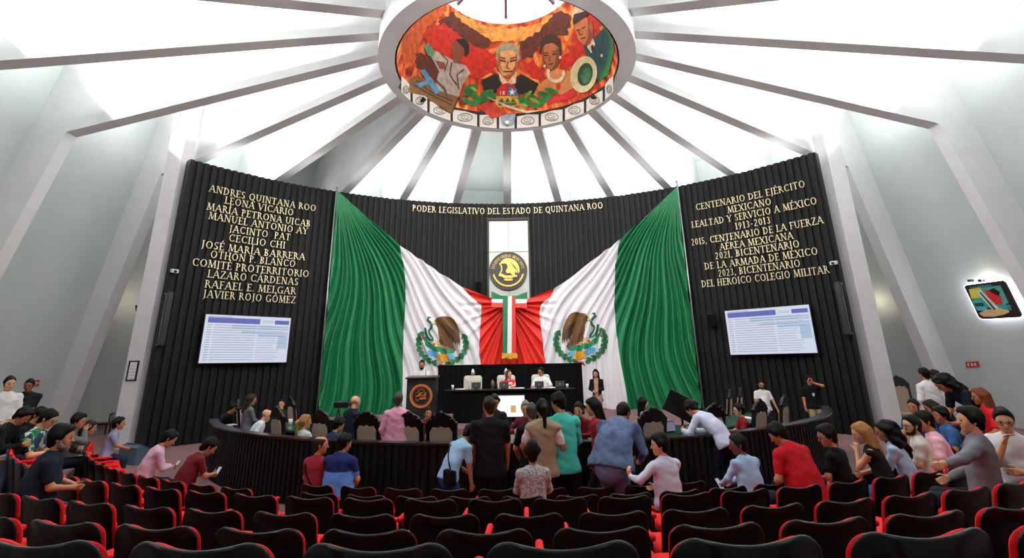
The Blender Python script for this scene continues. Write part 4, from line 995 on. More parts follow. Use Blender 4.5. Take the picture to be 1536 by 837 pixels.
# camera tripod and case left of the flag
p = aty(508, 620, 13.2)
t = empty('tripod', (p.x, 13.2, 0), 0, 'dark tripod with equipment at the foot of the left flag', 'tripod')
for k in range(3): b = MB(); b.tube([(0, 0, 1.15), (.32*_c(R(90+120*k)), .32*_s(R(90+120*k)), 0)], .016, 6); b.build('leg', BLACKPLASTIC, t)
b = MB(); b.box((.05, 0, 1.25), (.36, .16, .17), rz=.3, bev=.03); b.tube([(.2, .05, 1.26), (.38, .12, 1.27)], .05, 10); b.build('camera_body', BLACKPLASTIC, t)
# ---------------------------------------------------------------- things on the walls
def facing(loc): return math.atan2(-(WY-loc.y), -(0-loc.x))-math.pi/2+math.pi
for a, z, lab in ((-5.0, 5.42, 'small black speaker on the black wall left of the silver panel'), (34.05, 3.66, 'black speaker on the black wall right of the right flag')):
    q = wall(a, z, 13.9); t = empty('wall_speaker', q, R(-a), lab, 'speaker', 'wall speakers')
    b = MB(); b.box((0, 0, 0), (.3, .26, .44), rx=R(8), bev=.02); b.build('cabinet', BLACKPLASTIC, t)
    b = MB(); b.box((0, -.135, .0), (.25, .012, .38), rx=R(8)); b.build('grille', BLACKCLOTH, t)
    b = MB(); b.tube([(0, .1, 0), (0, .3, 0)], .025, 6); b.build('bracket', STEEL, t)
for a, z, lab in ((-51.0, 5.3, 'small white box on the left edge of the black wall'), (51.4, 5.25, 'small white box on the right edge of the black wall')):
    q = wall(a, z, 14.02); t = empty('security_camera', q, R(-a), lab, 'camera', 'wall cameras')
    b = MB(); b.box((0, 0, 0), (.2, .2, .12), rx=R(12), bev=.02); b.build('housing', WHITEPLASTIC, t)
    b = MB(); b.ball((.0, -.11, -.02), .045); b.build('lens', BLACKPLASTIC, t, True); b = MB(); b.box((0, .06, -.03), (.06, .2, .05)); b.build('bracket', WHITEPLASTIC, t)
for (p0, p1), nm in (((-51.1, 3.3), 'left'), ((51.4, 3.3), 'right')):
    q = wall(p0, p1, 13.98); t = empty('column_speaker', q, R(-p0), 'slim black column speaker at the %s edge of the black wall' % nm, 'speaker')
    b = MB(); b.box((0, 0, .45), (.18, .2, 1.7), bev=.02); b.build('cabinet', BLACKPLASTIC, t)
    b = MB(); b.box((0, .12, 1.25), (.22, .06, .03)); b.box((0, .12, -.35), (.22, .06, .03)); b.build('bracket', STEEL, t)
# framed certificate on the left pier
def on_pier(px, py): return aty(px, py, 15.8)
q = [on_pier(*p) for p in ((196, 542), (209, 542), (204, 570), (191, 570))]
t = empty('framed_certificate', ((q[0].x+q[1].x+q[2].x+q[3].x)/4, 15.79, (q[0].z+q[2].z)/2), 0, 'framed white certificate hanging on the left white pier', 'picture')
w, h = abs(q[1].x-q[0].x), q[0].z-q[2].z
b = MB()
for s in (-1, 1): b.box((s*w/2, -.02, 0), (.035, .04, h+.035)); b.box((0, -.02, s*h/2), (w+.035, .04, .035))
b.build('frame', BLACKPLASTIC, t); b = MB(); b.box((0, -.01, 0), (w, .02, h)); b.build('sheet', PAPER, t)
b = MB(); 
for i in range(5): b.box((0, -.022, h*.25-.09*i), (w*.6, .003, .014))
b.lathe([(.03, 0), (.03, .004)], (0, 0, 0), 12); b.build('printed_lines', mat('print_grey', (150, 150, 152), .7), t)
# bay walls lean: a frame on the wall between two fins
def bay(px, py, k, off=0.):
    """point of pixel on the leaning wall between fins k and k+1, moved off towards the room"""
    a0, a1 = k*STEP, (k+1)*STEP; P0 = pol(17.12, a0, -.3); P1 = pol(17.12, a1, -.3); P2 = pol(14.28, a1, 12.38)
    n = (P1-P0).cross(P2-P0).normalized(); n = n if n.dot(Vector((CX, CY, 3))-P0) > 0 else -n
    r = Vector(ray(px, py)); E = Vector((0, 0, EYE)); t_ = (P0+n*off-E).dot(n)/r.dot(n); return E+r*t_, n
def wall_quad(name, pxs, k, off, th, m, parent, grow=1.0):
    ps = [bay(x, y, k, off)[0] for x, y in pxs]; n = bay(*pxs[0], k)[1]; c = sum(ps, Vector())/len(ps); ps = [c+(p-c)*grow for p in ps]
    o_ = parent.location if parent else Vector()
    b = MB(); m_ = len(ps); b.add([p-o_ for p in ps]+[p-n*th-o_ for p in ps], [list(range(m_)), list(range(m_, 2*m_))[::-1]]+[(i, (i+1) % m_, m_+(i+1) % m_, m_+i) for i in range(m_)])
    return fix_normals(b.build(name, m, parent))
SIGN = [(1446, 430), (1449, 428), (1503, 421), (1508, 424), (1532, 472), (1530, 476), (1474, 479), (1468, 476)]
t = empty('crest_sign', bay(1488, 450, 5)[0], 0, 'backlit square sign with painted coat of arms on the right leaning wall', 'sign')
wall_quad('backing', SIGN, 5, .3, .05, mat('sign_dark', (46, 34, 34), .4), t)
HALO = mat('sign_backlight', (244, 240, 255), .4, emit=8.0)
wall_quad('backlight', SIGN, 5, .2, .04, HALO, t, 1.02)
def sq(name, pts, m, off=.306): wall_quad(name, pts, 5, off, .004, m, t)
sq('teal_sky', [(1454, 434), (1500, 428), (1512, 452), (1505, 462), (1490, 462), (1462, 462)], mat('sign_teal', (70, 160, 156), .5), .304)
sq('yellow_panel', [(1453, 434), (1470, 431), (1478, 446), (1457, 448)], mat('sign_yellow', (226, 210, 70), .5), .308)
sq('sea', [(1458, 452), (1474, 451), (1482, 466), (1466, 466)], mat('sign_sea', (84, 176, 186), .5), .308)
sq('dark_coast', [(1461, 455), (1474, 454), (1477, 459), (1463, 460)], mat('sign_green', (20, 74, 56), .5), .311)
sq('red_sail', [(1476, 434), (1492, 437), (1502, 446), (1504, 456), (1494, 457), (1482, 446)], mat('sign_red', (206, 40, 34), .5), .31)
sq('dark_sail', [(1482, 436), (1490, 432), (1500, 438), (1498, 444)], mat('sign_black', (30, 24, 26), .5), .312)
sq('white_column', [(1463, 437), (1471, 435), (1501, 465), (1492, 468)], mat('sign_white', (236, 232, 226), .5), .313)
sq('column_stripe', [(1469, 439), (1471, 438), (1494, 464), (1491, 465)], mat('sign_green', (20, 74, 56), .5), .316)
sq('sand', [(1468, 470), (1478, 465), (1500, 462), (1512, 464), (1514, 468), (1506, 472), (1490, 475), (1475, 475)], mat('sign_sand', (226, 186, 134), .5), .314)
sq('blue_wave', [(1499, 456), (1518, 459), (1510, 465), (1502, 463)], mat('sign_wave', (60, 150, 160), .5), .316)
for i in range(7): sq('turquoise_bead', [(1500+2.2*i, 432+5*i), (1503+2.2*i, 432+5*i), (1504+2.2*i, 435+5*i), (1501+2.2*i, 435+5*i)], mat('sign_teal', (70, 160, 156), .5), .308)
for i in range(9): sq('letter', [(1455+3.6*i, 430.6-.45*i), (1457.4+3.6*i, 430.3-.45*i), (1457.8+3.6*i, 432.6-.45*i), (1455.6+3.6*i, 432.9-.45*i)], mat('sign_teal', (70, 160, 156), .5), .308)
for x in (1456, 1472):
    q, n = bay(x, 421, 5, .25); b = MB(); b.box((0, 0, 0), (.1, .16, .08), rz=R(-80), bev=.01); o = b.build('sign_spotlight', BLACKPLASTIC); o.location = q; tag(o, 'tiny black spotlight above the backlit sign, %s one' % ('left' if x == 1456 else 'right'), 'lamp')
q, n = bay(1478, 418, 5, .12); point_light('sign_glow', q+n*.1, 9, (1, .86, .66), .06)
# red exit signs
EXR = mat('exit_red', (186, 44, 44), .5); EXW = mat('exit_white', (236, 222, 220), .5)
for nm, k, pts, marks in (('right', 5, [(1448, 543), (1467, 542), (1468, 550), (1449, 551)], [[(1451, 545), (1454, 545), (1452.5, 547), (1454.5, 549), (1451.5, 549)], [(1456, 544.5), (1458, 544.5), (1459.5, 549), (1457, 549)], [(1460, 546), (1464, 544), (1464, 548.5), (1460, 547.5)]]),
                            ('left', -6, [(51, 571), (60, 570), (58.5, 578.5), (49.5, 579)], [[(53.5, 572.5), (56, 572), (55, 577), (53, 577.5)], [(57, 573), (58.6, 573), (58, 576), (56.6, 576)]])):
    t = empty('exit_sign', bay(*pts[0], k)[0], 0, 'small red exit sign plate on the %s leaning wall' % nm, 'sign')
    wall_quad('plate', pts, k, .05, .03, EXR, t)
    for q in marks: wall_quad('pictogram', q, k, .056, .004, EXW, t)
# wall lamps behind the piers
for nm, px, py, Y in (('right', 1311, 462, 19.0), ('left', 206, 462, 18.6)):
    q = aty(px, py, Y); t = empty('wall_lamp', q, 0, 'small lamp glowing upwards behind the %s white pier' % nm, 'lamp')
    b = MB(); b.lathe([(.03, -.12), (.06, -.02), (.09, .1), (.075, .1), (.05, 0)], (0, 0, 0), 12); b.box((0, .12, -.03), (.05, .24, .06)); b.build('shade', BLACKPLASTIC, t, True)
    b = MB(); b.ball((0, 0, .05), .045); b.build('bulb', mat('warm_bulb', (255, 226, 170), .4, emit=8), t, True)
    point_light('lamp_glow', q+Vector((0, 0, .2)), 14, (1, .84, .6), .05)
# blue grey stage monitor on the floor, left
q = atz(206, 694, FL); t = empty('floor_monitor', q, R(-25), 'blue grey wedge loudspeaker on the carpet between the men in lavender and pink', 'speaker')
b = MB(); b.prism([(-.28, 0), (.28, 0), (.28, .18), (-.2, .46), (-.28, .4)], lambda x, y, d: Vector((.75*(d-.5), x, y)), 1); fix_normals(b.build('cabinet', mat('monitor_grey', (64, 80, 98), .6), t))
b = MB(); b.box((0, .03, .36), (.66, .5, .02), rx=R(-30)); b.build('grille', mat('monitor_grille', (52, 66, 84), .7), t)
# spotlights on the ring
for a, lab, m in ((-62, 'small black spotlight on the left inner edge of the ceiling ring', BLACKPLASTIC), (64, 'small black spotlight on the right inner edge of the ceiling ring', BLACKPLASTIC), (0, 'small white lamp on the far inner edge of the ceiling ring', WHITEPLASTIC)):
    q = pol(3.42, a, ZR-.02); t = empty('spotlight', q, R(-a), lab, 'lamp', 'lamps on the ceiling ring')
    b = MB(); b.tube([(0, 0, .02), (0, -.12, .1)], [.07, .085], 10); b.build('housing', m, t, True); b = MB(); b.box((0, .06, .02), (.05, .16, .04)); b.build('bracket', m, t)
    d = pol(2.2, a+180, ZT-1.6); spot_light('mural_spot', pol(3.2, a, ZR+.15), d, 200, 100, (1, .96, .9), .8, .1)
spot_light('mural_spot', pol(3.3, 180, ZR+.05), pol(3.2, 0, ZR+1.5), 330, 110, (1, .97, .92), .8, .1)
# ================================================================== PEOPLE (one continuous skin mesh each; hair and clothing are children)
V3 = lambda *a: np.array(a, float)
def rotm(yaw, pitch, roll=0.):
    """columns right, forward, up; yaw to the right, pitch forward/down, roll to the right (degrees)"""
    y, p, r = R(yaw), R(pitch), R(roll)
    Rz = np.array([[_c(y), _s(y), 0], [-_s(y), _c(y), 0], [0, 0, 1]]); Rx = np.array([[1, 0, 0], [0, _c(p), _s(p)], [0, -_s(p), _c(p)]])
    Ry = np.array([[_c(r), 0, _s(r)], [0, 1, 0], [-_s(r), 0, _c(r)]])
    return Rz@Rx@Ry
def field(prims, h, wr=0., cuts=()):
    lo = np.min([np.minimum(p[0]-p[2], p[1]-p[3]) for p in prims], 0)-3*h-.02; hi = np.max([np.maximum(p[0]+p[2], p[1]+p[3]) for p in prims], 0)+3*h+.02
    n = np.ceil((hi-lo)/h).astype(int)+1; ax = [(lo[i]+h*np.arange(n[i])).astype(np.float32) for i in range(3)]
    D = np.full(n, .2, np.float32)
    for p in prims:
        a, b, ra, rb = p[:4]; fd, fs = p[4] if len(p) > 4 and p[4] is not None else (None, 1); k = p[5] if len(p) > 5 else .03; sub = len(p) > 6 and p[6]
        m = max(ra, rb)+.05; q0 = np.minimum(a, b)-m; q1 = np.maximum(a, b)+m
        sl = [slice(max(0, int((q0[i]-lo[i])/h)), max(0, int((q1[i]-lo[i])/h)+2)) for i in range(3)]
        d = [ax[0][sl[0]][:, None, None]-a[0], ax[1][sl[1]][None, :, None]-a[1], ax[2][sl[2]][None, None, :]-a[2]]
        ab = b-a; l2 = float(ab@ab)
        t = np.clip((d[0]*ab[0]+d[1]*ab[1]+d[2]*ab[2])/l2, 0, 1) if l2 > 1e-9 else 0.
        v = [d[i]-t*ab[i] for i in range(3)]; r = ra+(rb-ra)*t
        q = v[0]**2+v[1]**2+v[2]**2
        if fd is not None:
            w = v[0]*fd[0]+v[1]*fd[1]+v[2]*fd[2]; q = q+w*w*(1/fs**2-1)
        dist = (np.sqrt(q)-r).astype(np.float32); S = D[tuple(sl)]
        if dist.shape != S.shape: dist = np.broadcast_to(dist, S.shape)
        if sub:
            g = np.maximum(k-np.abs(S+dist), 0)/k; D[tuple(sl)] = np.maximum(S, -dist)+g*g*k*.25
        else:
            g = np.maximum(k-np.abs(S-dist), 0)/k; D[tuple(sl)] = np.minimum(S, dist)-g*g*k*.25
    X, Y, Z = ax[0][:, None, None], ax[1][None, :, None], ax[2][None, None, :]
    if wr: D += wr*(np.sin(X*33+2*np.sin(Z*19)+1)*np.sin(Z*27+Y*15)+.6*np.sin(Z*52+X*21-Y*17))
    for pt, nn in cuts: D = np.maximum(D, (X-pt[0])*nn[0]+(Y-pt[1])*nn[1]+(Z-pt[2])*nn[2])
    D[0], D[-1], D[:, 0], D[:, -1], D[:, :, 0], D[:, :, -1] = .1, .1, .1, .1, .1, .1
    return D, lo
CO = [(0, 0, 0), (1, 0, 0), (0, 1, 0), (1, 1, 0), (0, 0, 1), (1, 0, 1), (0, 1, 1), (1, 1, 1)]
EDG = [(0, 1), (2, 3), (4, 5), (6, 7), (0, 2), (1, 3), (4, 6), (5, 7), (0, 4), (1, 5), (2, 6), (3, 7)]
def nets(D, lo, h):
    s = D < 0; n = D.shape; c = np.zeros([q-1 for q in n], np.int8)
    for o in CO: c += s[o[0]:n[0]-1+o[0], o[1]:n[1]-1+o[1], o[2]:n[2]-1+o[2]]
    act = (c > 0) & (c < 8); idx = np.argwhere(act)
    if not len(idx): return np.zeros((0, 3)), np.zeros((0, 4), int)
    pos = np.zeros((len(idx), 3)); cnt = np.zeros(len(idx))
    val = [D[idx[:, 0]+o[0], idx[:, 1]+o[1], idx[:, 2]+o[2]] for o in CO]
    for i, j in EDG:
        m = (val[i] < 0) != (val[j] < 0); t = val[i][m]/(val[i][m]-val[j][m])
        pos[m] += np.array(CO[i])+t[:, None]*(np.array(CO[j])-np.array(CO[i])); cnt[m] += 1
    ver = lo+h*(idx+pos/cnt[:, None]); ids = -np.ones(c.shape, int); ids[act] = np.arange(len(idx)); F = []
    for ax_ in range(3):
        u, w = (ax_+1) % 3, (ax_+2) % 3; sa = [slice(1, -1)]*3; sa[ax_] = slice(0, -1); sb = list(sa); sb[ax_] = slice(1, None)
        A, B = s[tuple(sa)], s[tuple(sb)]; e = np.argwhere(A != B)
        if not len(e): continue
        off = np.ones(3, int); off[ax_] = 0; p = e+off; du = np.zeros(3, int); du[u] = 1; dw = np.zeros(3, int); dw[w] = 1
        q = [ids[tuple((p-du-dw).T)], ids[tuple((p-dw).T)], ids[tuple(p.T)], ids[tuple((p-du).T)]]
        f = np.stack(q, 1); inv = ~A[tuple(e.T)]; f[inv] = f[inv][:, ::-1]; F.append(f)
    F = np.concatenate(F); return ver, F[(F >= 0).all(1)]
def np_mesh(name, v, f, m, parent, idx=None):
    me = bpy.data.meshes.new(name); me.vertices.add(len(v)); me.vertices.foreach_set('co', np.asarray(v, np.float32).ravel())
    n = len(f); me.loops.add(n*4); me.loops.foreach_set('vertex_index', np.asarray(f, np.int32).ravel())
    me.polygons.add(n); me.polygons.foreach_set('loop_start', np.arange(0, 4*n, 4, dtype=np.int32))
    me.polygons.foreach_set('use_smooth', np.ones(n, bool)); ms = m if isinstance(m, (list, tuple)) else [m]
    for q in ms: me.materials.append(q)
    if idx is not None: me.polygons.foreach_set('material_index', np.asarray(idx, np.int32))
    me.update(calc_edges=True); me.validate(); o = bpy.data.objects.new(name, me); COL.objects.link(o)
    if parent: o.parent = parent
    return o
def ik(S, T, l1, l2, hint):
    d = T-S; L_ = np.linalg.norm(d); mx = (l1+l2)*.995
    if L_ > mx: T = S+d/L_*mx; d = T-S; L_ = mx
    u = d/L_; h = hint-(hint@u)*u; h = h/(np.linalg.norm(h)+1e-9)
    ca = (l1*l1+L_*L_-l2*l2)/(2*l1*L_); ca = max(-1, min(1, ca)); return S+u*l1*ca+h*l1*math.sqrt(max(0, 1-ca*ca)), T
SKIN = {k: mat('skin_'+k, c, .5, var=.05, scale=12, spec=.3) for k, c in {'tan': (178, 118, 84), 'light': (206, 152, 118), 'dark': (134, 84, 58), 'mid': (160, 104, 72)}.items()}
HAIRM = {k: mat('hair_'+k, c, .6, var=.25, scale=40, spec=.15) for k, c in {'black': (9, 7, 7), 'brown': (40, 27, 20), 'grey': (120, 114, 108), 'blonde': (150, 106, 62), 'dgrey': (64, 58, 54), 'red': (104, 52, 30)}.items()}
EYEM = mat('eye_dark', (28, 20, 18), .2); LIPM = mat('lips', (136, 70, 62), .5); GLASSM = mat('spectacle_frame', (20, 18, 18), .3)
def cl(rgb): return mat('cloth_%d_%d_%d' % rgb, rgb, .9, var=.07, scale=14, bump=.08, spec=.15)
def pose(o, s, hip):
    """joints of a figure in its own frame, pelvis above the origin, unscaled vertical hip height hip"""
    J = {}; lean = o.get('lean', 0); tw = o.get('twist', 0); sd = o.get('side', 0); T = rotm(tw, lean, sd); H = rotm(tw, lean*.55, sd*.5)
    pel = V3(0, 0, hip); sl = o.get('slump', 0)
    J['T'] = T; J['H0'] = H; J['pel'] = pel; J['waist'] = pel+H[:, 2]*.2*s; J['chest'] = J['waist']+T[:, 2]*.2*s; J['nb'] = J['chest']+T[:, 2]*.13*s
    sw = o.get('sw', .185)*s
    for n_, q in (('l', -1), ('r', 1)): J['sh'+n_] = J['chest']+T[:, 2]*.07*s+T[:, 0]*q*sw
    Hd = rotm(tw+o.get('hy', 0), o.get('hp', lean*.4), o.get('hr_', 0)); J['Hd'] = Hd
    sH = 1.02*max(1., s)*o.get('hs', 1.); J['sH'] = sH; hv = Hd[:, 2]*.135+Hd[:, 1]*.022+Hd[:, 2]*.118
    J['hc'] = J['nb']+T[:, 2]*.05*s+Hd[:, 2]*.135*sH+Hd[:, 1]*.022*sH; J['top'] = J['nb']+T[:, 2]*.05*s+hv*sH
    J['zt'] = (J['nb']+T[:, 2]*.05*s)[2]-hip; J['zh'] = hv[2]*1.02*o.get('hs', 1.)
    return J
NP = [0]
def person(label, px, py, f, Y=None, row=None, zf=None, sit=False, s=1.0, res=.015, skin='tan', hair='short', hc='black', top=(40, 40, 44), sleeve='short', pants=(26, 28, 36), shoes=(20, 18, 18), fat=1., face=True,
           glasses=False, beard=None, hl=None, hr=None, group=None, topmat=None, two=None, legs=None, seat_h=.44, **o):
    hip0 = seat_h+.105 if sit else .93
    def solve(h):                                   # figure scale that brings the crown of the head to height h above the feet or the seat
        J = pose(o, 1., 0.); a_ = J['zt']+(0. if sit else hip0); s_ = (h-J['zh'])/a_
        return s_ if s_ < 1 else h/(a_+J['zh'])
    zf = ROWS[row][1] if row is not None else (FL if zf is None else zf)
    ca, sa = _c(R(f)), _s(R(f)); toW = np.array([[ca, sa], [-sa, ca]])       # facing f: forward = (sin f, cos f)
    def head_at(Yh, s_):
        J = pose(o, s_, hip0 if sit else hip0*s_); q = aty(px, py, Yh); return J, q
    if row is not None:                             # seated in a row: solve for the distance
        lo_, hi_ = 3.0, 16.0; best = None
        for Yh in np.linspace(3.2, 15.5, 500):
            q = aty(px, py, Yh); s_ = solve(q.z-zf-hip0)
            if s_ < .3: continue
            of = toW@pose(o, s_, 0.)['top'][:2]; p = np.array([q.x, q.y])-of; e = abs(math.hypot(p[0]-DX, p[1]-DY)-(ROWS[row][0]-.3))
            if p[1] > DY: continue
            if best is None or e < best[0]: best = (e, Yh, s_, p)
        _, Yh, s_, p = best; s_ = max(.78, min(1.22, s_))
        s = s_
    elif sit:
        q = aty(px, py, Y); s = max(.8, min(1.25, solve(q.z-zf-hip0))); p = np.array([q.x, q.y])-toW@pose(o, s, 0.)['top'][:2]
    else:
        q = aty(px, py, Y); s = max(.8, min(1.25, solve(q.z-zf))); p = np.array([q.x, q.y])-toW@pose(o, s, 0.)['top'][:2]
    hip = hip0 if sit else hip0*s; J = pose(o, s, hip); T = J['T']; F = T[:, 1]; Hd = J['Hd']; hcn = J['hc']
    P = []; top_p = []; bot_p = []; shoe_p = []; w = fat
    fl = (F, .70); fl0 = (J['H0'][:, 1], .74)
    tor = [(J['pel']+V3(0, -.01, -.02)*s, J['waist'], .150*s*w, .140*s*w, fl0, .05), (J['waist'], J['chest'], .140*s*w, .158*s*(w*.6+.4), fl, .05), (J['chest'], J['chest']+T[:, 2]*.065*s, .158*s*(w*.5+.5), .115*s, (F, .64), .05),
           (J['shl']-T[:, 2]*.01*s, J['shr']-T[:, 2]*.01*s, .058*s, .058*s, None, .06)]
    if w > 1.12: tor.append((J['waist']-J['H0'][:, 2]*.06*s+J['H0'][:, 1]*.05*s, J['waist']+T[:, 2]*.04*s+F*.05*s, .125*s*w, .115*s*w, None, .06))
    P += tor; P.append((J['nb']-T[:, 2]*.03*s, hcn-Hd[:, 2]*.05*J['sH']-Hd[:, 1]*.02*J['sH'], .060*s, .054*s, None, .03))
    hands = {}
    for n_, q in (('l', -1), ('r', 1)):
        S = J['sh'+n_]; tg = hl if n_ == 'l' else hr
        if tg is None: tg_ = V3(q*.16, .3, .10)*s+J['pel'] if sit else S+V3(q*.05, .06, -.5)*s
        else: tg_ = V3(*tg)*s+J['pel']
        hint = V3(q*.7, -.55, -.5) if not o.get('hint'+n_) else V3(*o['hint'+n_])
        E_, W_ = ik(S, tg_, .285*s, .25*s, hint)
        fo = (W_-E_)/np.linalg.norm(W_-E_)
        P += [(S, E_, .053*s*(w*.4+.6), .043*s, None, .03), (E_, W_, .043*s, .029*s, None, .02)]
        u1 = S+(E_-S)*.68
        if sleeve == 'short': top_p.append((S, u1, .066*s*(w*.4+.6), .062*s, None, .03))
        elif sleeve == 'long': top_p += [(S, E_, .066*s*(w*.4+.6), .056*s, None, .03), (E_, W_-fo*.02*s, .056*s, .043*s, None, .02)]
        hands[n_] = (W_, fo, E_)
    for n_, q in (('l', -1), ('r', 1)):
        hj = J['pel']+V3(q*.088, 0, -.05)*s
        if legs: ft = V3(*legs[0 if q < 0 else 1])*s; ft[2] = max(ft[2], .08*s)
        elif sit: ft = V3(q*.12*s, .40*s, .08*s)
        else: ft = V3(q*.11*s, (.03 if q < 0 else -.02)*s, .08*s)
        K, A = ik(hj, ft, .435*s, .425*s, V3(q*.12, 1., .25))
        P += [(hj, K, .088*s*(w*.5+.5), .060*s, None, .04), (K, A, .058*s, .038*s, None, .03)]
        bot_p += [(hj, K, .100*s*(w*.5+.5), .074*s, None, .05), (K, A+(K-A)*.03, .072*s, .060*s, None, .03)]
        toe = A+V3(q*.03, .16, -.045)*s; heel = A+V3(0, -.045, -.035)*s
        P += [(heel, toe, .036*s, .03*s, None, .03)]; shoe_p += [(heel, toe, .045*s, .04*s, (V3(0, 0, 1), .9), .03), (A+V3(0, 0, .02)*s, heel, .046*s, .045*s, None, .03)]
    # head
    sH = J['sH']
    h_ = lambda x, y, z: hcn+Hd@(V3(x, y, z)*sH)
    X_ = Hd[:, 0]
    head = [(h_(0, .018, .035), h_(0, -.03, .033), .079*sH, .083*sH, (X_, .9), .02), (h_(0, .03, .01), h_(0, .038, -.06), .066*sH, .05*sH, (X_, .95), .03), (h_(0, .0, -.055), h_(0, .06, -.09), .05*sH, .027*sH, None, .03),
            (h_(0, .096, .004), h_(0, .111, -.028), .009*sH, .0145*sH, None, .014), (h_(-.034, .084, .022), h_(.034, .084, .022), .012*sH, .012*sH, None, .014), (h_(-.019, .084, -.06), h_(.019, .084, -.06), .010*sH, .010*sH, None, .008)]
    for q in (-1, 1):
        head += [(h_(q*.04, .06, -.022), h_(q*.036, .06, -.04), .028*sH, .025*sH, None, .02), (h_(q*.074, -.006, -.03), h_(q*.08, -.014, .012), .012*sH, .017*sH, (X_, .55), .01), (h_(q*.032, .104, .004), h_(q*.03, .104, .004), .014*sH, .014*sH, None, .01, True)]
    hand_p = []
    for n_, q in (('l', -1), ('r', 1)):
        W_, fo, E_ = hands[n_]; hd = o.get('hd'+n_); hd = fo if hd is None else V3(*hd)/np.linalg.norm(hd)
        inn = V3(-q, .2, 0); inn = inn-(inn@hd)*hd; inn /= np.linalg.norm(inn)+1e-9          # palm looks inwards
        sd_ = np.cross(hd, inn)*(1 if q > 0 else -1)                                         # thumb side
        if sd_@V3(0, 1, .3) < 0: sd_ = -sd_
        hand_p.append((E_+(W_-E_)*.8, W_+hd*.02*s, .031*s, .026*s, None, .02))
        for i, (of, ln) in enumerate(((.027, .075), (.009, .082), (-.010, .076), (-.028, .06))):
            kn = W_+(hd*.085+sd_*of)*s; hand_p.append((W_+(hd*.01+sd_*of*.6)*s, kn, .014*s, .0125*s, None, .012))
            d1 = hd*.86+inn*.5; d2 = hd*.45+inn*.9; p1 = kn+d1/np.linalg.norm(d1)*ln*.5*s; p2 = p1+d2/np.linalg.norm(d2)*ln*.5*s
            hand_p += [(kn, p1, .0095*s, .0085*s, None, .004), (p1, p2, .0085*s, .0072*s, None, .004)]
        th = W_+(hd*.03+sd_*.03+inn*.008)*s; t1 = th+(hd*.03+sd_*.028+inn*.012)*s; t2 = t1+(hd*.03+sd_*.006+inn*.014)*s
        hand_p += [(W_+(hd*.005+sd_*.012)*s, th, .016*s, .013*s, None, .012), (th, t1, .0115*s, .0105*s, None, .006), (t1, t2, .0105*s, .008*s, None, .004)]
    vs, fs = [], []; n0 = 0
    for prims, hh in ((P, res), (head, min(.010, res)), ([q for q in hand_p[:len(hand_p)//2]], min(.0068, res*.6)), ([q for q in hand_p[len(hand_p)//2:]], min(.0068, res*.6))):
        v, f_ = nets(*field(prims, hh), hh); vs.append(v); fs.append(f_+n0); n0 += len(v)
    body = np_mesh('person', np.concatenate(vs), np.concatenate(fs), SKIN[skin], None)
    body.location = (p[0], p[1], zf); body.rotation_euler.z = -R(f); tag(body, label, 'person', group)
    def sub(name, prims, m, hh=res, wr=0., cuts=(), idxf=None):
        v, f_ = nets(*field(prims, hh, wr, cuts), hh)
        if not len(f_): return None
        ix = None
        if idxf is not None: ix = idxf(v[f_].mean(1))
        return np_mesh(name, v, f_, m, body, ix)
    # trousers and shoes
    U0 = J['H0'][:, 2]
    bot = [(J['pel']+V3(0, -.015, -.03)*s, J['pel']+U0*.05*s, .150*s*w, .142*s*w, fl0, .05)]+bot_p
    sub('trousers', bot, cl(pants), res, .003)
    sub('shoe', shoe_p[:2], cl(shoes), res); sub('shoe', shoe_p[2:], cl(shoes), res)
    # shirt
    hem = o.get('hem', .06)
    sh = [(J['pel']-U0*hem*s, J['waist'], .176*s*w, .162*s*w, fl0, .05), (J['waist'], J['chest'], .162*s*w, .172*s*(w*.6+.4), fl, .05), (J['chest'], J['chest']+T[:, 2]*.065*s, .172*s*(w*.5+.5), .128*s, (F, .66), .05),
          (J['shl']-T[:, 2]*.005*s, J['shr']-T[:, 2]*.005*s, .068*s, .068*s, None, .06)]+top_p
    hc_ = J['pel']-U0*hem*s; sh_hip = hc_-J['H0'][:, 0]*.055*s*w; sh.append((sh_hip, hc_+J['H0'][:, 0]*.055*s*w, .150*s*w, .150*s*w, (J['H0'][:, 1], .82), .06))
    if w > 1.12: sh.append((tor[-1][0], tor[-1][1], tor[-1][2]+.014*s, tor[-1][3]+.014*s, None, .06))
    if sleeve != 'none': sh.append((J['nb']-T[:, 2]*.03*s, J['nb']+T[:, 2]*.012*s-F*.008*s, .07*s, .064*s, None, .03))
    cuts = [(J['pel']-U0*(hem+.04)*s, -U0)]
    mt = topmat or cl(top)
    if two: sub('shirt', sh, [mt, cl(two[0])], res, .004, cuts, lambda c: ((c-J['waist'])@T[:, 2] < two[1]*s).astype(int))
    elif o.get('front'): sub('cardigan', sh, [mt, cl(o['front'])], res, .003, cuts, lambda c: (((c-J['waist'])@F > .02*s) & (np.abs((c-J['waist'])@T[:, 0]) < .075*s)).astype(int))
    else: sub(o.get('topname', 'shirt'), sh, mt, res, .004, cuts)
    if o.get('vest'):
        sub('vest', [(a, b, c+.012*s, d+.012*s, e, k) for a, b, c, d, e, k in sh[:4]+[q_ for q_ in sh if q_[0] is sh_hip]], cl(o['vest']), res, .004, cuts)
    if o.get('collar'):
        sub('collar', [(J['nb']+T[:, 0]*q*.05*s+F*.0-T[:, 2]*.004*s, J['nb']-F*.05*s+T[:, 2]*.014*s, .02*s, .024*s, None, .02) for q in (-1, 1)], cl(o['collar']), .01)
    # hair
    hm = HAIRM[hc]; hp = []
    sk = [(h_(0, .020, .042), h_(0, -.034, .036), .086*sH, .092*sH, (X_, .92), .02), (h_(0, -.03, .02), h_(0, -.052, -.045), .088*sH, .058*sH, (X_, .98), .02)]
    cutf = [(h_(0, .105, -.04), h_(0, .102, .0), .088*sH, .088*sH, None, .012, True)]
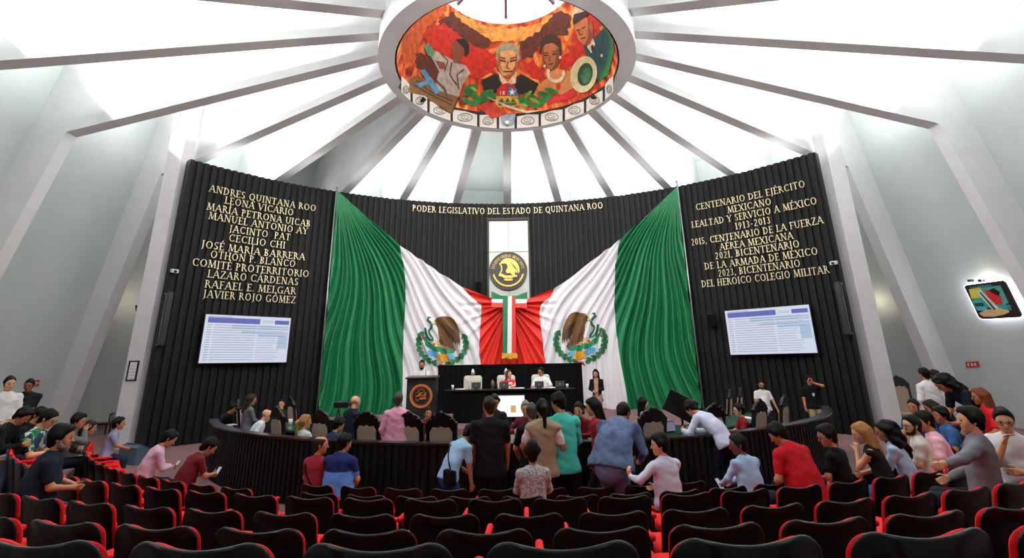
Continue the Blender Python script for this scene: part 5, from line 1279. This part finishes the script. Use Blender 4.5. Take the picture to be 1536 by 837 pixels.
    if hair == 'short': hp = sk+[(h_(0, .04, .095), h_(0, -.03, .105), .04*sH, .045*sH, None, .04)]+cutf
    elif hair == 'thick': hp = sk+[(h_(0, .045, .09), h_(0, -.04, .1), .058*sH, .062*sH, None, .04), (h_(-.07, -.01, .04), h_(.07, -.01, .04), .04*sH, .04*sH, None, .03)]+cutf
    elif hair == 'balding': hp = sk+cutf+[(h_(0, .07, .15), h_(0, -.03, .14), .085*sH, .07*sH, None, .01, True)]
    elif hair in ('long', 'curly', 'pony', 'bun'):
        hp = sk+[(h_(0, .03, .09), h_(0, -.04, .1), .045*sH, .05*sH, None, .04)]
        if hair == 'long': hp += [(h_(q*.068, -.02, .02), h_(q*.085, -.045, -.20), .036*sH, .03*sH, None, .04) for q in (-1, 1)]+[(h_(0, -.07, .0), h_(0, -.1, -.26), .075*sH, .055*sH, (X_, 1.0), .05)]
        if hair == 'curly': hp += [(h_(q*.08, -.03, .03), h_(q*.115, -.05, -.17), .06*sH, .06*sH, None, .04) for q in (-1, 1)]+[(h_(0, -.09, .03), h_(0, -.13, -.24), .1*sH, .085*sH, None, .05)]
        hp += cutf
        if hair == 'pony': hp += [(h_(0, -.1, .04), h_(0, -.15, .0), .04*sH, .036*sH, None, .02), (h_(0, -.15, .0), h_(0, -.14, -.24), .04*sH, .022*sH, None, .02)]
        if hair == 'bun': hp += [(h_(0, -.1, .06), h_(0, -.15, .05), .045*sH, .045*sH, None, .02)]
    if hp: sub('hair', hp, hm, min(.011, res), .0016 if hair != 'curly' else .009)
    if beard:
        sub('beard', [(h_(0, .02, -.07), h_(0, .066, -.094), .053*sH, .034*sH, None, .03), (h_(-.02, .092, -.044), h_(.02, .092, -.044), .009*sH, .009*sH, None, .01)]+[(h_(q*.06, .012, -.02), h_(q*.045, .04, -.075), .018*sH, .024*sH, None, .02) for q in (-1, 1)]+[(h_(-.015, .1, -.06), h_(.015, .1, -.06), .008*sH, .008*sH, None, .005, True)], HAIRM[beard], .009)
    if o.get('cap'):
        sub('cap', [(h_(0, .01, .06), h_(0, -.03, .055), .095*sH, .1*sH, (X_, .92), .02), (h_(0, .09, .06), h_(0, .15, .045), .07*sH, .05*sH, (Hd[:, 2], .2), .02)], cl(o['cap']), .011)
    if face:
        for q in (-1, 1):
            b = MB(); b.ball(h_(q*.032, .0835, .004), .0125*sH, 8, 6); b.build('eye', EYEM, body, True)
            b = MB(); b.tube([h_(q*.014, .097, .024), h_(q*.034, .094, .031), h_(q*.052, .078, .024)], [.004*sH, .005*sH, .003*sH], 6); b.build('eyebrow', hm if hair != 'none' else HAIRM['dgrey'], body, True)
        b = MB(); b.tube([h_(-.024, .086, -.06), h_(-.01, .095, -.058), h_(.01, .095, -.058), h_(.024, .086, -.06)], [.003*sH, .0055*sH, .0055*sH, .003*sH], 6); b.build('mouth', LIPM, body, True)
    if glasses:
        b = MB()
        for q in (-1, 1):
            b.tube([h_(q*.034+.026*_c(R(a)), .104, .002+.02*_s(R(a))) for a in range(0, 361, 30)], .0032*sH, 5); b.tube([h_(q*.06, .1, .008), h_(q*.08, .0, .004)], .003*sH, 5)
        b.tube([h_(-.009, .108, .004), h_(.009, .108, .004)], .003*sH, 5); b.build('glasses', GLASSM, body)
    if o.get('strap'):                                  # bag strap across the back and chest
        a_ = J['shr'] if o['strap'] > 0 else J['shl']; b_ = J['pel']-T[:, 0]*.17*s*np.sign(o['strap'])
        pts = []
        for i in range(25):
            t = 2*math.pi*i/24; mid = (a_*.92+J['chest']*.08+b_)/2; up = (a_-b_)/2*1.0
            pts.append(mid+up*_c(t)*1.04+F*_s(t)*.16*s*w)
        b = MB(); b.tube(pts, .013*s, 6, False); b.build('bag_strap', BLACKCLOTH, body, True)
    if o.get('bag'):
        q = V3(*o['bag'])*s+J['pel']; b = MB(); b.box(q, (.26*s, .1*s, .22*s), bev=.03*s); b.build('shoulder_bag', BLACKCLOTH, body)
    if o.get('badge'):
        b = MB(); c = J['chest']+F*.128*s-T[:, 2]*.08*s; b.box(c, (.06*s, .012, .085*s)); b.build('badge', WHITEPLASTIC, body)
        b = MB(); b.tube([c, J['nb']-T[:, 0]*.05*s+F*.05*s, J['nb']-F*.05*s, J['nb']+T[:, 0]*.05*s+F*.05*s, c], .005*s, 5, False); b.build('lanyard', BLACKCLOTH, body)
    def out(q): r_ = toW@np.array(q[:2]); return Vector((p[0]+r_[0], p[1]+r_[1], zf+q[2]))
    if o.get('phone'):
        W_, fo, _ = hands[o['phone']]; t = empty('phone', out(W_+fo*.1*s+V3(0, .02, .02)), -R(f)+.2, o.get('phone_label', 'phone held by ')+'', 'phone')
        b = MB(); b.box((0, 0, 0), (.075, .012, .15), rx=R(-35), bev=.004); b.build('case', BLACKPLASTIC, t)
        b = MB(); b.box((0, -.0062, .0), (.066, .003, .135), rx=R(-35)); b.build('screen', mat('phone_lit', (196, 206, 226), .3, emit=.8), t)
    return body, out, hands, J
# ------------------------------------------------------------------ who sits and stands where (pixel of the crown of the head, then the depth or the row)
SPECK = multi_mat('speckled_print', [(212, 208, 208), (96, 92, 96), (206, 202, 202), (60, 58, 62)], 34, 'noise', .85, None, .5, 3)
PLAID = multi_mat('plaid_print', [(24, 60, 104), (38, 120, 58), (220, 224, 220), (26, 30, 84), (120, 170, 90)], 13, 'voronoi', .85)
DENIM = multi_mat('denim_jacket', [(44, 58, 88), (84, 102, 136), (54, 70, 102)], 5, 'noise', .9)
REDPRINT = multi_mat('red_white_print', [(196, 24, 36), (204, 28, 40), (238, 226, 224), (190, 22, 34)], 16, 'voronoi', .8)
STRIPE = multi_mat('striped_shirt', [(214, 214, 234), (196, 198, 224)], 30, 'noise', .85)
au = 'audience'
# seated audience, left
person('heavy-set man in dark navy t-shirt and jeans seated with clasped hands at the left', 97, 640, 52, row=2, sit=True, res=.0125, fat=1.4, sw=.21, top=(26, 32, 44), pants=(34, 52, 92), hair='thick', beard='grey', hs=.95, skin='tan', lean=14, hy=12, hp=4, hl=(-.02, .40, .14), hr=(.1, .36, .14), legs=((-.14, .5, .08), (.16, .42, .08)))
person('man in lavender grey shirt seated in profile right of the navy t-shirt man', 172, 647, 55, row=4, sit=True, top=(136, 140, 172), sleeve='short', hair='short', skin='tan', lean=12, hy=8, hp=2, hl=(0, .36, .12), hr=(.12, .4, .12), pants=(30, 34, 52), fat=1.1)
person('man in pale pink shirt bent over his phone on the left', 262, 648, 42, row=4, sit=True, top=(206, 166, 188), sleeve='long', hair='short', lean=24, hy=14, hp=34, hl=(.02, .42, .16), hr=(.1, .42, .16), fat=1.1, phone='r', phone_label='phone in the hands of the man in the pale pink shirt')
person('man in maroon t-shirt leaning over his phone at the end of the left rows', 323, 660, 36, row=4, sit=True, top=(92, 22, 28), hair='short', lean=30, hy=14, hp=40, hl=(.06, .46, .14), hr=(.14, .48, .16), fat=1.15, skin='mid', phone='r', phone_label='phone in the hands of the man in the maroon t-shirt')
person('man in grey top resting his hand on his face near the tall carved chair', 121, 622, 62, row=4, sit=True, top=(92, 92, 92), sleeve='long', hair='thick', lean=22, hy=10, hp=8, hr=(.02, .36, .52), hl=(0, .38, .14), skin='tan')
person('woman with dark brown hair and bare arms seated behind the navy t-shirt man', 128, 652, 52, row=4, sit=True, top=(214, 210, 210), sleeve='none', hair='long', hc='brown', lean=20, hy=5, hp=14)
person('person in black shirt bent over a white paper among the far left seats', 44, 615, 70, row=3, sit=True, top=(20, 20, 24), sleeve='long', hair='thick', lean=24, hp=38, hl=(.0, .42, .2), hr=(.1, .42, .2))
person('woman in green and blue printed shirt with tied black hair reading at the far left', 86, 609, 72, row=4, sit=True, topmat=PLAID, hair='bun', lean=18, hp=26, glasses=True, skin='light', hl=(0, .4, .22), hr=(.1, .42, .22))
person('person with black backpack and light blue shirt at the left picture edge', -6, 586, 80, row=3, sit=True, top=(126, 160, 210), sleeve='short', pants=(120, 140, 168), hair='short', lean=14, hl=(0, .4, .1), hr=(.1, .42, .1))
person('person with dark hair half hidden behind the plaid-shirted woman', 66, 609, 80, Y=11.2, zf=FL, sit=True, top=(22, 22, 26), hair='short', lean=16, hp=20)
# standing, left
person('woman in white shirt standing against the left leaning wall', 17, 566, 120, Y=11.1, zf=0.1, top=(226, 222, 220), sleeve='long', hair='bun', pants=(18, 18, 22), skin='light', hp=4, hl=(-.1, .22, .06), hr=(.1, .22, .04))
person('man in black polo with white badge standing by the left exit sign', 45, 570, 150, Y=12.3, zf=0.1, top=(22, 22, 25), hair='short', skin='dark', badge=True, fat=1.2, hp=10, hl=(-.06, .2, .0), hr=(.2, .1, -.05))
# front row
person('balding man in red t-shirt with black shoulder strap in the front row', 482, 655, 18, row=5, sit=True, top=(140, 34, 48), hair='balding', hc='brown', skin='tan', hy=52, lean=4, fat=1.1, strap=-1)
person('broad man in two-tone navy and sky blue polo in the front row', 519, 652, 14, row=5, sit=True, top=(28, 38, 88), two=((92, 138, 214), .13), hair='short', hy=16, hp=10, lean=4, fat=1.45, sw=.215)
person('person with short dark hair in grey speckled shirt seated in the centre', 798, 664, -2, row=4, sit=True, topmat=SPECK, sleeve='long', hair='thick', lean=0, hp=4, fat=1.15, sw=.2)
person('man in pale striped shirt with raised left hand seated right of the denim jacket', 988, 653, -24, row=4, sit=True, topmat=STRIPE, sleeve='long', hair='thick', skin='light', hy=-52, lean=6, fat=1.25, sw=.21, hl=(-.42, .34, .3), hr=(.05, .34, .12), hdl=(-.1, .2, 1))
person('man with glasses in light blue shirt looking at his white phone', 1103, 653, -18, row=4, sit=True, top=(164, 190, 224), sleeve='long', hair='short', skin='dark', hy=-58, hp=10, lean=12, glasses=True, fat=1.3, sw=.205, hl=(-.26, .4, .1), hr=(-.1, .4, .08), phone='l', phone_label='white phone of the man with glasses in the light blue shirt')
person('heavy man in bright red polo looking down in the right rows', 1158, 639, -22, row=3, hs=.9, sit=True, top=(164, 20, 30), hair='thick', skin='mid', hy=-30, hp=30, lean=22, fat=1.45, sw=.22)
person('young man with glasses in black t-shirt right of the red polo', 1238, 650, -36, row=3, hs=.9, sit=True, top=(16, 16, 18), hair='thick', hy=-44, hp=12, lean=8, glasses=True)
person('woman with streaked blonde hair and bare shoulders leaning on her hand', 1290, 646, -46, row=3, hs=.9, sit=True, top=(26, 22, 24), sleeve='none', hair='long', hc='blonde', skin='light', hy=-24, hp=14, lean=16, hl=(-.02, .3, .46), hr=(.02, .3, .12), pants=(58, 84, 132))
person('woman with long black curls in pale blue blouse', 1324, 640, -46, row=3, hs=.9, sit=True, top=(176, 200, 232), sleeve='long', hair='curly', skin='mid', hy=-24, hp=12, lean=18, hl=(-.06, .42, .12), hr=(0, .4, .14), pants=(64, 88, 130))
person('bearded man with dark glasses in cream t-shirt looking left', 1364, 625, -52, row=3, hs=.9, sit=True, top=(226, 216, 206), hair='short', skin='light', hy=-34, glasses=True, beard='brown', lean=8, fat=1.1)
person('person in pink t-shirt with black strap behind the cream t-shirt', 1381, 619, -58, Y=7.4, zf=.02, sit=True, top=(232, 178, 194), hair='short', hy=-20, hp=10, lean=14, strap=1)
person('person with dark hair in blue t-shirt behind the grey sweater', 1408, 612, -62, Y=8.5, zf=.02, sit=True, top=(52, 86, 134), hair='thick', skin='mid', hy=-20, lean=10)
person('woman with brown hair between the bent navy polo and the blue t-shirt', 1391, 602, -70, Y=9.6, zf=.0, sit=True, top=(70, 80, 110), hair='long', hc='brown', hp=16, lean=12)
person('man with hand at his cheek facing left in the far right seats', 1368, 600, -120, Y=9.6, zf=.0, sit=True, top=(40, 56, 104), hair='short', skin='tan', lean=8, hr=(.04, .28, .44))
person('man in grey sweater stretching his arm along the red seats on the right', 1452, 614, -40, row=2, hs=.9, sit=True, top=(112, 110, 118), sleeve='long', hair='thick', hc='black', skin='light', hy=-26, lean=-4, res=.0125, hl=(-.8, .2, .34), hr=(.16, .3, .1), sw=.2, fat=1.1, hintl=(-.3, -.5, -.8))
person('man with glasses in white shirt covering his mouth with his hand at far right', 1502, 615, -118, row=2, hs=.9, sit=True, top=(228, 228, 234), sleeve='short', hair='short', skin='light', hy=-18, hp=10, lean=12, glasses=True, res=.0125, hr=(.0, .28, .48), hl=(-.1, .3, .2), fat=1.15)
person('woman with long reddish hair in red t-shirt on the far right', 1466, 584, -66, Y=9.4, zf=.1, sit=True, top=(196, 24, 34), hair='long', hc='red', skin='mid', lean=8, hp=4)
person('man in white shirt standing with his back turned near the right pier', 1384, 553, -6, Y=11.8, zf=0., top=(232, 228, 234), sleeve='long', hair='short', pants=(28, 28, 44), fat=1.2)
person('person in pale pink shirt standing behind the bent navy polo', 1402, 556, 170, Y=12.8, zf=0., top=(226, 190, 200), sleeve='long', hair='short', hp=10)
person('person in navy polo and jeans bending over the far right seats', 1404, 567, -80, Y=9.8, zf=0., top=(22, 26, 38), hair='curly', lean=52, hp=40, pants=(38, 58, 104), skin='tan', hl=(-.1, .5, -.1), hr=(.1, .52, -.1))
# crowd in front of the barrier
person('man in light blue shirt and jeans with black shoulder bag bending at the barrier', 712, 640, 48, Y=7.75, top=(150, 186, 218), pants=(34, 66, 120), hair='short', lean=38, hp=44, strap=-1, bag=(.2, -.12, .02), hl=(-.1, .42, .0), hr=(.22, .3, -.18), skin='tan', hem=.03)
person('man in black t-shirt standing with his back turned in the middle of the crowd', 733, 597, 4, Y=7.6, top=(20, 20, 22), pants=(24, 28, 40), hair='short', hc='brown', skin='tan', hy=-24, hp=6, fat=1.15, sw=.21, hem=.14, hl=(-.24, .1, -.14), hr=(.24, .16, -.12))
person('person with dark hair facing the camera behind the black t-shirt', 742, 594, 176, Y=9.7, zf=0., top=(40, 38, 42), hair='thick', skin='tan', hp=8)
person('grey-haired man facing the camera with raised hands in the crowd', 788, 603, 184, Y=9.5, zf=0., top=(96, 34, 44), sleeve='long', hair='short', hc='grey', skin='light', hl=(.1, .26, .28), hr=(.24, .24, .3), hp=8)
person('man in navy polo with white collar stripe standing with back turned', 797, 607, -4, Y=7.9, top=(18, 20, 32), pants=(36, 48, 84), hair='short', hc='dgrey', hp=14, lean=6, fat=1.2, collar=(214, 214, 214), hem=.1, hl=(-.2, .24, .02), hr=(.18, .26, .02))
person('woman in beige vest over white t-shirt with long black ponytail', 812, 601, 12, Y=7.55, top=(228, 226, 224), vest=(150, 130, 106), pants=(22, 22, 28), hair='pony', hp=8, hy=-20, skin='mid', hem=.12, hl=(-.26, .16, .02), hr=(.2, .22, .04))
person('man in turquoise shirt and dark trousers standing in the crowd', 835, 592, -10, Y=7.7, top=(70, 184, 170), sleeve='long', pants=(26, 30, 46), hair='thick', hy=-34, hp=14, lean=4, fat=1.1, hem=.14, hl=(-.18, .3, .16), hr=(.1, .3, .14))
person('person in dark red jacket facing the crowd beyond the barrier', 867, 608, 200, Y=9.6, zf=0., top=(120, 24, 34), sleeve='long', hair='short', skin='light', hp=14, lean=8, hl=(-.06, .26, .2), hr=(.1, .26, .2))
person('woman with dark hair looking left beside the denim jacket', 886, 599, -80, Y=8.0, top=(130, 26, 36), sleeve='long', hair='long', skin='light', hp=12, lean=4)
person('big man in faded denim jacket and jeans bending over the barrier', 938, 609, 38, Y=7.6, topmat=DENIM, topname='jacket', sleeve='long', pants=(98, 106, 136), hair='short', lean=44, hp=44, fat=1.5, sw=.23, hem=.05, hl=(-.04, .46, .0), hr=(.2, .46, -.02), skin='mid')
# inside the ring, left
person('person with dark hair leaning towards the right at the far left desk', 352, 606, 95, Y=13.7, zf=0., sit=True, top=(26, 24, 26), hair='thick', lean=34, hp=20, skin='tan')
person('woman in grey blouse standing with papers inside the left of the ring', 379, 592, 40, Y=12.4, zf=0., top=(92, 92, 100), sleeve='long', hair='long', hc='brown', skin='tan', hy=20, hp=8, hl=(-.02, .3, .12), hr=(.14, .3, .12))
person('bald man in white shirt leaning sideways in a carved chair', 404, 615, 70, Y=11.7, zf=0., sit=True, top=(226, 226, 232), sleeve='long', hair='none', skin='light', lean=28, hp=20, side=-8, fat=1.2)
person('person in dark suit with hand at the face facing the camera on the left', 423, 603, 170, Y=15.2, zf=0., sit=True, top=(26, 26, 30), sleeve='long', hair='short', skin='light', hl=(.02, .26, .46))
person('woman with long light brown ponytail in white top inside the ring', 459, 626, 30, Y=10.2, zf=0., sit=True, top=(230, 230, 232), hair='pony', hc='blonde', skin='light', hy=30)
person('bald man in dark navy t-shirt standing inside the ring before the left flag', 535, 594, 34, Y=10.7, zf=0., top=(24, 26, 40), hair='none', skin='light', fat=1.15, hp=10, lean=6, hr=(.1, .3, -.08))
person('person in navy shirt seated below the bald standing man', 511, 628, 40, Y=9.9, zf=0., sit=True, top=(28, 38, 70), sleeve='long', hair='thick', lean=14, hp=20)
person('man in pink shirt and khaki trousers standing with back turned inside the ring', 598, 590, 6, Y=9.55, zf=0., top=(232, 160, 186), sleeve='long', pants=(146, 130, 100), hair='short', hc='dgrey', fat=1.25, sw=.2, hy=-4, hem=.02)
person('man in white shirt speaking into the microphone behind the lectern', 633, 541, 174, Y=16.15, zf=.4, top=(228, 226, 222), sleeve='long', hair='short', skin='tan', beard='black', hp=6, hl=(.0, .3, .3), hr=(.16, .28, .1))
person('smiling man in maroon shirt leaning near the foot of the lectern', 642, 612, 160, Y=11.6, zf=0., sit=True, top=(130, 34, 44), sleeve='long', hair='short', skin='tan', lean=26, hp=0, side=-14)
# the presidium
person('woman with long auburn hair in red and white printed blouse at the long desk', 763, 556, 200, Y=17.05, zf=.52, sit=True, seat_h=.5, topmat=REDPRINT, hair='long', hc='red', skin='light', hy=-60, hl=(-.1, .34, .24), hr=(.14, .34, .24))
person('man with glasses in white shirt seated at the right of the long desk', 811, 552, 190, Y=17.05, zf=.52, sit=True, seat_h=.5, top=(232, 232, 232), hair='short', skin='tan', hy=30, hp=6, glasses=True, fat=1.25, hl=(-.2, .34, .24), hr=(.2, .34, .24))
person('woman in black cardigan over pink dress standing before the white flag stripe', 893, 555, 200, Y=16.1, zf=.4, top=(20, 20, 22), sleeve='long', front=(186, 138, 124), pants=(150, 116, 104), hair='long', skin='light', hp=12, hem=.22, hl=(-.06, .22, .12), hr=(.1, .22, .12))
# inside the ring, right
person('dark-haired woman in white top seated in profile before the right flag', 965, 597, 80, Y=12.2, zf=0., sit=True, top=(228, 228, 230), sleeve='long', hair='long', skin='light', hp=4)
person('person in pale lilac shirt and dark trousers bending far over the barrier', 1030, 606, -34, Y=9.5, top=(206, 208, 234), sleeve='long', pants=(22, 26, 40), hair='thick', lean=58, hp=50, hl=(-.2, .62, .1), hr=(.1, .66, .08), hem=.08)
person('man with glasses in maroon polo seated at the papers inside the ring', 1107, 611, -82, Y=11.0, zf=0., sit=True, top=(132, 22, 34), hair='short', skin='light', glasses=True, lean=10, hp=6, hl=(-.1, .4, .2), hr=(.1, .42, .2))
person('man in white shirt standing with a phone before the black wall on the right', 1141, 571, 196, Y=15.0, zf=0., top=(228, 228, 230), hair='short', skin='tan', glasses=True, beard='black', hp=8, fat=1.15, hl=(-.36, .14, -.04), hr=(.14, .3, .14), phone='r', phone_label='phone of the man in white standing before the black wall')
person('man in black polo and khaki trousers with phone at his ear by the black wall', 1213, 565, 188, Y=15.5, top=(18, 18, 21), pants=(140, 122, 92), hair='short', skin='tan', badge=True, fat=1.1, hl=(-.02, .2, .66), hr=(.26, .04, -.1), hintl=(-1, .2, -.4), phone='l', phone_label='phone at the ear of the man in black polo by the black wall')
